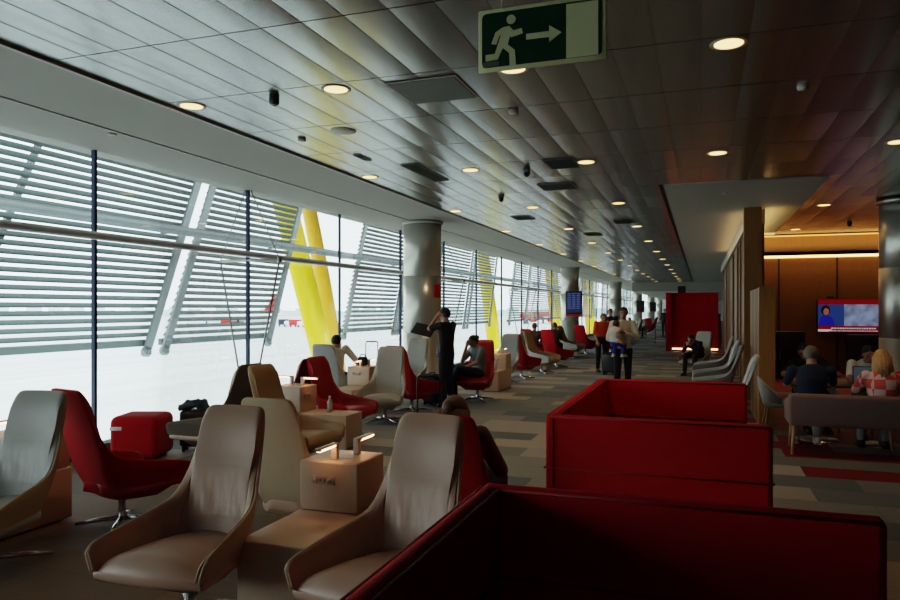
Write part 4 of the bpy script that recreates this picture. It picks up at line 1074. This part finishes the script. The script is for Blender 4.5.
# standing man reading a folder; faces roughly the window (left)
man = person('man in black polo shirt standing and holding an open dark folder', (-4.18, 11.6, 0), R(-105), pose(STAND, head=(0, -.05, 1.64), neck=(0, -.01, 1.47), wrl=(-.13, -.34, 1.32), ell=(-.24, -.08, 1.14), wrr=(.10, -.14, 1.56), elr=(.24, -.2, 1.36), kl=(-.13, -.04, .5), al=(-.16, .0, .09), hl=(-.09, 0, .92)),
       'c_black', 'c_jean', 'hair_dk', 'skin', sleeve=.42, look=(0, -1, -.15))
t = thing('folder', 'open dark folder held up by the standing man', 'folder', (0, 0, 0))
T = man.matrix_basis if False else Matrix.Translation((-4.18, 11.6, 0)) @ Matrix.Rotation(R(-105), 4, 'Z')
pc = T @ Vector((.0, -.50, 1.33)); t.location = pc; t.rotation_euler = (0, 0, R(-105))
FR = Matrix.Rotation(R(42), 4, 'Y') @ Matrix.Rotation(R(-16), 4, 'X')
MB().rbox(-.13, .13, -.2, .2, -.01, .01, .003, 1, FR).build('cover', M['black'], t)
MB().box(-.12, .12, -.185, .185, .0105, .013, FR).build('pages', M['dark'], t)
# shoulder bag on his hip
t = thing('shoulder_bag', 'dark shoulder bag hanging at the standing man\'s hip', 'bag', T @ Vector((-.16, -.16, .83)), R(-105))
MB().rbox(-.07, .07, -.13, .13, 0, .24, .04, 3).build('bag_body', M['dark'], t)
MB().tube([(.0, -.1, .22), (.06, .02, .5), (.16, .14, .64)], .012, 8).build('strap', M['black'], t)

# seated woman in grey, chin on hand, legs crossed
person('woman in grey top seated in a red chair with chin on hand', (-3.98, 12.48, .0), R(-38), pose(SIT, head=(0, -.02, 1.13), neck=(0, .06, 1.0), chest=(0, .12, .84), shl=(-.17, .09, .95), shr=(.17, .09, .95), wrl=(-.03, -.12, 1.02), ell=(-.10, -.17, .74), wrr=(.0, -.24, .62), elr=(.2, -.05, .72), kl=(-.06, -.38, .56), kr=(.06, -.36, .62), al=(-.08, -.34, .09), ar=(-.08, -.55, .25)),
       'c_grey', 'c_navy', 'hair_dk', 'skin', sleeve=.4, hairlen=.0, bun=True)
# seated brown haired person behind the foreground chair
person('brown haired person seated in the red chair, only hair and elbow seen', (-1.49, 4.46, 0), R(180-4), pose(SIT, head=(0, .12, 1.06), neck=(0, .15, .93), chest=(0, .16, .82), shl=(-.18, .14, .90), shr=(.18, .14, .90), ell=(-.27, .02, .66), elr=(.25, .02, .66)), 'c_brown', 'c_jean', 'hair_br', sleeve=1, bun=True, hairlen=.1)
person('dark haired person in white shirt seated in a grey chair by the window', (-5.97, 11.03, 0), R(180), pose(SIT, head=(0, .08, 1.17), neck=(0, .12, 1.02), chest=(0, .15, .9), shl=(-.2, .12, 1.02), shr=(.2, .12, 1.02), ell=(-.38, .06, .80), elr=(.27, .0, .76), wrl=(-.36, -.15, .66)), 'c_white', 'c_jean', 'hair_dk', sleeve=.9)
t = thing('camera_bag', 'small dark bag standing on the third socket box', 'bag', (-5.43, 10.87, .739), R(10))
MB().rbox(-.08, .08, -.05, .05, 0, .15, .03, 3).build('bag_body', M['black'], t); MB().tube([(-.06, 0, .13), (-.03, 0, .19), (.03, 0, .19), (.06, 0, .13)], .008, 8).build('strap', M['black'], t)
# walking man carrying child
wm = person('bearded man in pale shirt walking toward the camera carrying a child', (-1.42, 13.8, 0), R(8), pose(STAND, head=(.02, -.02, 1.655), neck=(.01, .02, 1.49), wrl=(-.08, -.37, 1.10), ell=(-.27, -.12, 1.14), wrr=(.0, -.36, 1.26), elr=(.26, -.12, 1.18), kl=(-.10, -.14, .52), al=(-.11, .0, .09), kr=(.1, .02, .5), ar=(.1, .2, .13)),
       'c_cream', 'c_black', 'hair_dk', 'skin_dk', sleeve=.95, voxel=.012)
child = person('small child in white top and blue trousers held in the man\'s arms', (-1.50, 13.60, .72), R(150), pose(SIT, head=(.03, -.03, .98), neck=(.02, .03, .88), chest=(0, .08, .76), shl=(-.11, .06, .82), shr=(.11, .06, .82), ell=(-.15, -.05, .68), elr=(.15, -.07, .72), wrl=(-.1, -.2, .72), wrr=(.1, -.2, .78), pelvis=(0, .08, .5), waist=(0, .08, .62), hl=(-.06, .06, .5), hr=(.06, .06, .5), kl=(-.13, -.12, .42), kr=(.13, -.12, .42), al=(-.14, -.05, .2), ar=(.14, -.05, .2)),
       'c_white', 'c_blue', 'hair_br', sleeve=.3, s=.72, voxel=.016, shoes='c_white')
person('person in bright orange top bending beside a suitcase behind the walking man', (-2.55, 19.4, 0), R(30), pose(STAND, head=(0, -.14, 1.5), neck=(0, -.08, 1.36), chest=(0, -.04, 1.22), shl=(-.18, -.05, 1.32), shr=(.18, -.05, 1.32), ell=(-.24, -.1, 1.05), elr=(.24, -.1, 1.05), wrl=(-.2, -.2, .85), wrr=(.2, -.2, .85)), 'c_orange', 'c_black', 'hair_gr', sleeve=.6, voxel=.016)
person('person in dark shirt standing behind the person in orange', (-2.75, 23.0, 0), R(10), STAND, 'c_navy', 'c_black', 'hair_dk', sleeve=.6, voxel=.018)
person('person dressed in black seated hunched on a pale chair by the partition', (-.14, 19.4, 0), R(-25), pose(SIT, pelvis=(0, .05, .5), head=(0, -.32, .95), neck=(0, -.2, .86), chest=(0, -.06, .76), shl=(-.18, -.14, .82), shr=(.18, -.14, .82), ell=(-.2, -.3, .62), elr=(.2, -.3, .62), wrl=(-.06, -.4, .78), wrr=(.06, -.4, .78)), 'c_black', 'c_black', 'hair_dk', sleeve=1, voxel=.016)
# lounge people
person('man in navy shirt seated on the sofa with his back turned', (1.24, 9.60, 0), R(180), pose(SIT, head=(-.0, .05, 1.17), neck=(0, .12, 1.03), chest=(0, .15, .86), shl=(-.21, .12, .96), shr=(.21, .12, .96), wrl=(-.15, -.36, .80), wrr=(.12, -.36, .80), ell=(-.26, -.08, .78), elr=(.26, -.08, .78), kl=(-.1, -.38, .5), kr=(.1, -.38, .5)), 'c_navy', 'c_grey', 'hair_gr', sleeve=.45, shoes='c_cream')
person('blonde woman in red and white plaid shirt seated on the sofa', (1.98, 9.58, 0), R(180), pose(SIT, head=(0, .03, 1.14), neck=(0, .12, .98), chest=(0, .15, .82), shl=(-.18, .12, .92), shr=(.18, .12, .92), wrl=(.12, -.28, .86), ell=(.10, .0, .74), wrr=(.16, -.28, .82), elr=(.26, -.04, .72)) | dict(wrl=(-.1, -.36, .78), ell=(-.22, -.06, .74)), 'plaid', 'c_grey', 'hair_bl', sleeve=.5, hairlen=.23)
person('man in white shirt across the table resting his forehead on his hand', (2.12, 10.98, 0), R(0), pose(SIT, head=(-.02, -.18, 1.12), neck=(0, -.05, 1.0), chest=(0, .04, .84), shl=(-.2, -.02, .95), shr=(.2, -.02, .95), ell=(-.28, -.38, .77), wrl=(-.20, -.6, .78), elr=(.24, -.42, .79), wrr=(.07, -.30, 1.04)), 'c_white', 'c_jean', 'hair_dk', 'skin_dk', sleeve=.42, look=(.1, -1, -.6))
person('person in dark top leaning on the table behind the man in navy', (1.42, 11.3, 0), R(10), pose(SIT, head=(-.12, -.22, 1.12), neck=(-.06, -.1, 1.0), chest=(0, .04, .84), shl=(-.22, -.08, .93), shr=(.17, -.04, .95), ell=(-.40, -.3, .79), wrl=(-.2, -.5, .79), elr=(.3, -.35, .79), wrr=(.1, -.52, .79)), 'c_black', 'c_black', 'hair_dk', 'skin_dk', sleeve=.45, look=(-.2, -1, -.4))
# far seated heads
for i, (x, y, f_, lb, tp) in enumerate([(-4.95, 22.0, 180, 'person seated in a far chair before the second column', 'c_brown'), (-4.55, 23.2, 180, 'person seated far off just in front of the second column', 'c_brown'), (-3.4, 43, 0, 'person seated far down the hall near the trolley', 'c_white'), (-2.2, 46, -20, 'person standing far down the hall beyond the trolley', 'c_black')]):
    person(lb, (x, y, 0), R(f_), SIT if i < 3 else STAND, tp, 'c_black', 'hair_br' if i < 2 else 'hair_dk', sleeve=.8, voxel=.022)

# ------------------------------------------------------------------ light
w = bpy.data.worlds.new('world'); SC.world = w; w.use_nodes = True; nt = w.node_tree; N = nt.nodes; L = nt.links
bg = N['Background']; tc = N.new('ShaderNodeTexCoord'); sx = N.new('ShaderNodeSeparateXYZ'); cr = N.new('ShaderNodeValToRGB')
L.new(tc.outputs['Generated'], sx.inputs[0]); L.new(sx.outputs['Z'], cr.inputs[0])
e = cr.color_ramp.elements; e[0].position = 0; e[0].color = (.84, .93, .97, 1); e[1].position = .35; e[1].color = (.96, .99, 1, 1)
L.new(cr.outputs[0], bg.inputs[0]); bg.inputs[1].default_value = 2.3
def area(name, loc, rot, sx_, sy_, e_, c):
    l = bpy.data.lights.new(name, 'AREA'); l.shape = 'RECTANGLE'; l.size = sx_; l.size_y = sy_; l.energy = e_; l.color = c
    o = bpy.data.objects.new(name, l); COL.objects.link(o); o.location = loc; o.rotation_euler = rot; return o
# warm cove light washing the wood wall and the lounge ceiling
area('cove_light', (4.2, 20.55, 3.25), (R(-12), 0, 0), 6, .15, 12, (1, .66, .3))
area('lounge_uplight', (3.0, 19.5, 3.3), (R(155), 0, 0), 4, .2, 12, (1, .62, .22))
area('wall_wash', (1.25, 17, 3.3), (R(180), 0, 0), .1, 5, 6, (1, .62, .25))

area('added_fascia_light', (.70, 20, 3.3), (R(180), 0, 0), .1, 10, 5, (1, .6, .25))  # added strip light with no fixture, gives the plaster ceiling an amber glow
SC.view_settings.view_transform = 'Filmic'; SC.view_settings.look = 'Medium High Contrast'; SC.view_settings.exposure = 1.05
SC.cycles.max_bounces = 7; SC.cycles.diffuse_bounces = 4; SC.cycles.glossy_bounces = 4; SC.cycles.transparent_max_bounces = 12
SC.cycles.use_denoising = True; SC.cycles.sample_clamp_indirect = 6; SC.cycles.caustics_reflective = False; SC.cycles.caustics_refractive = False
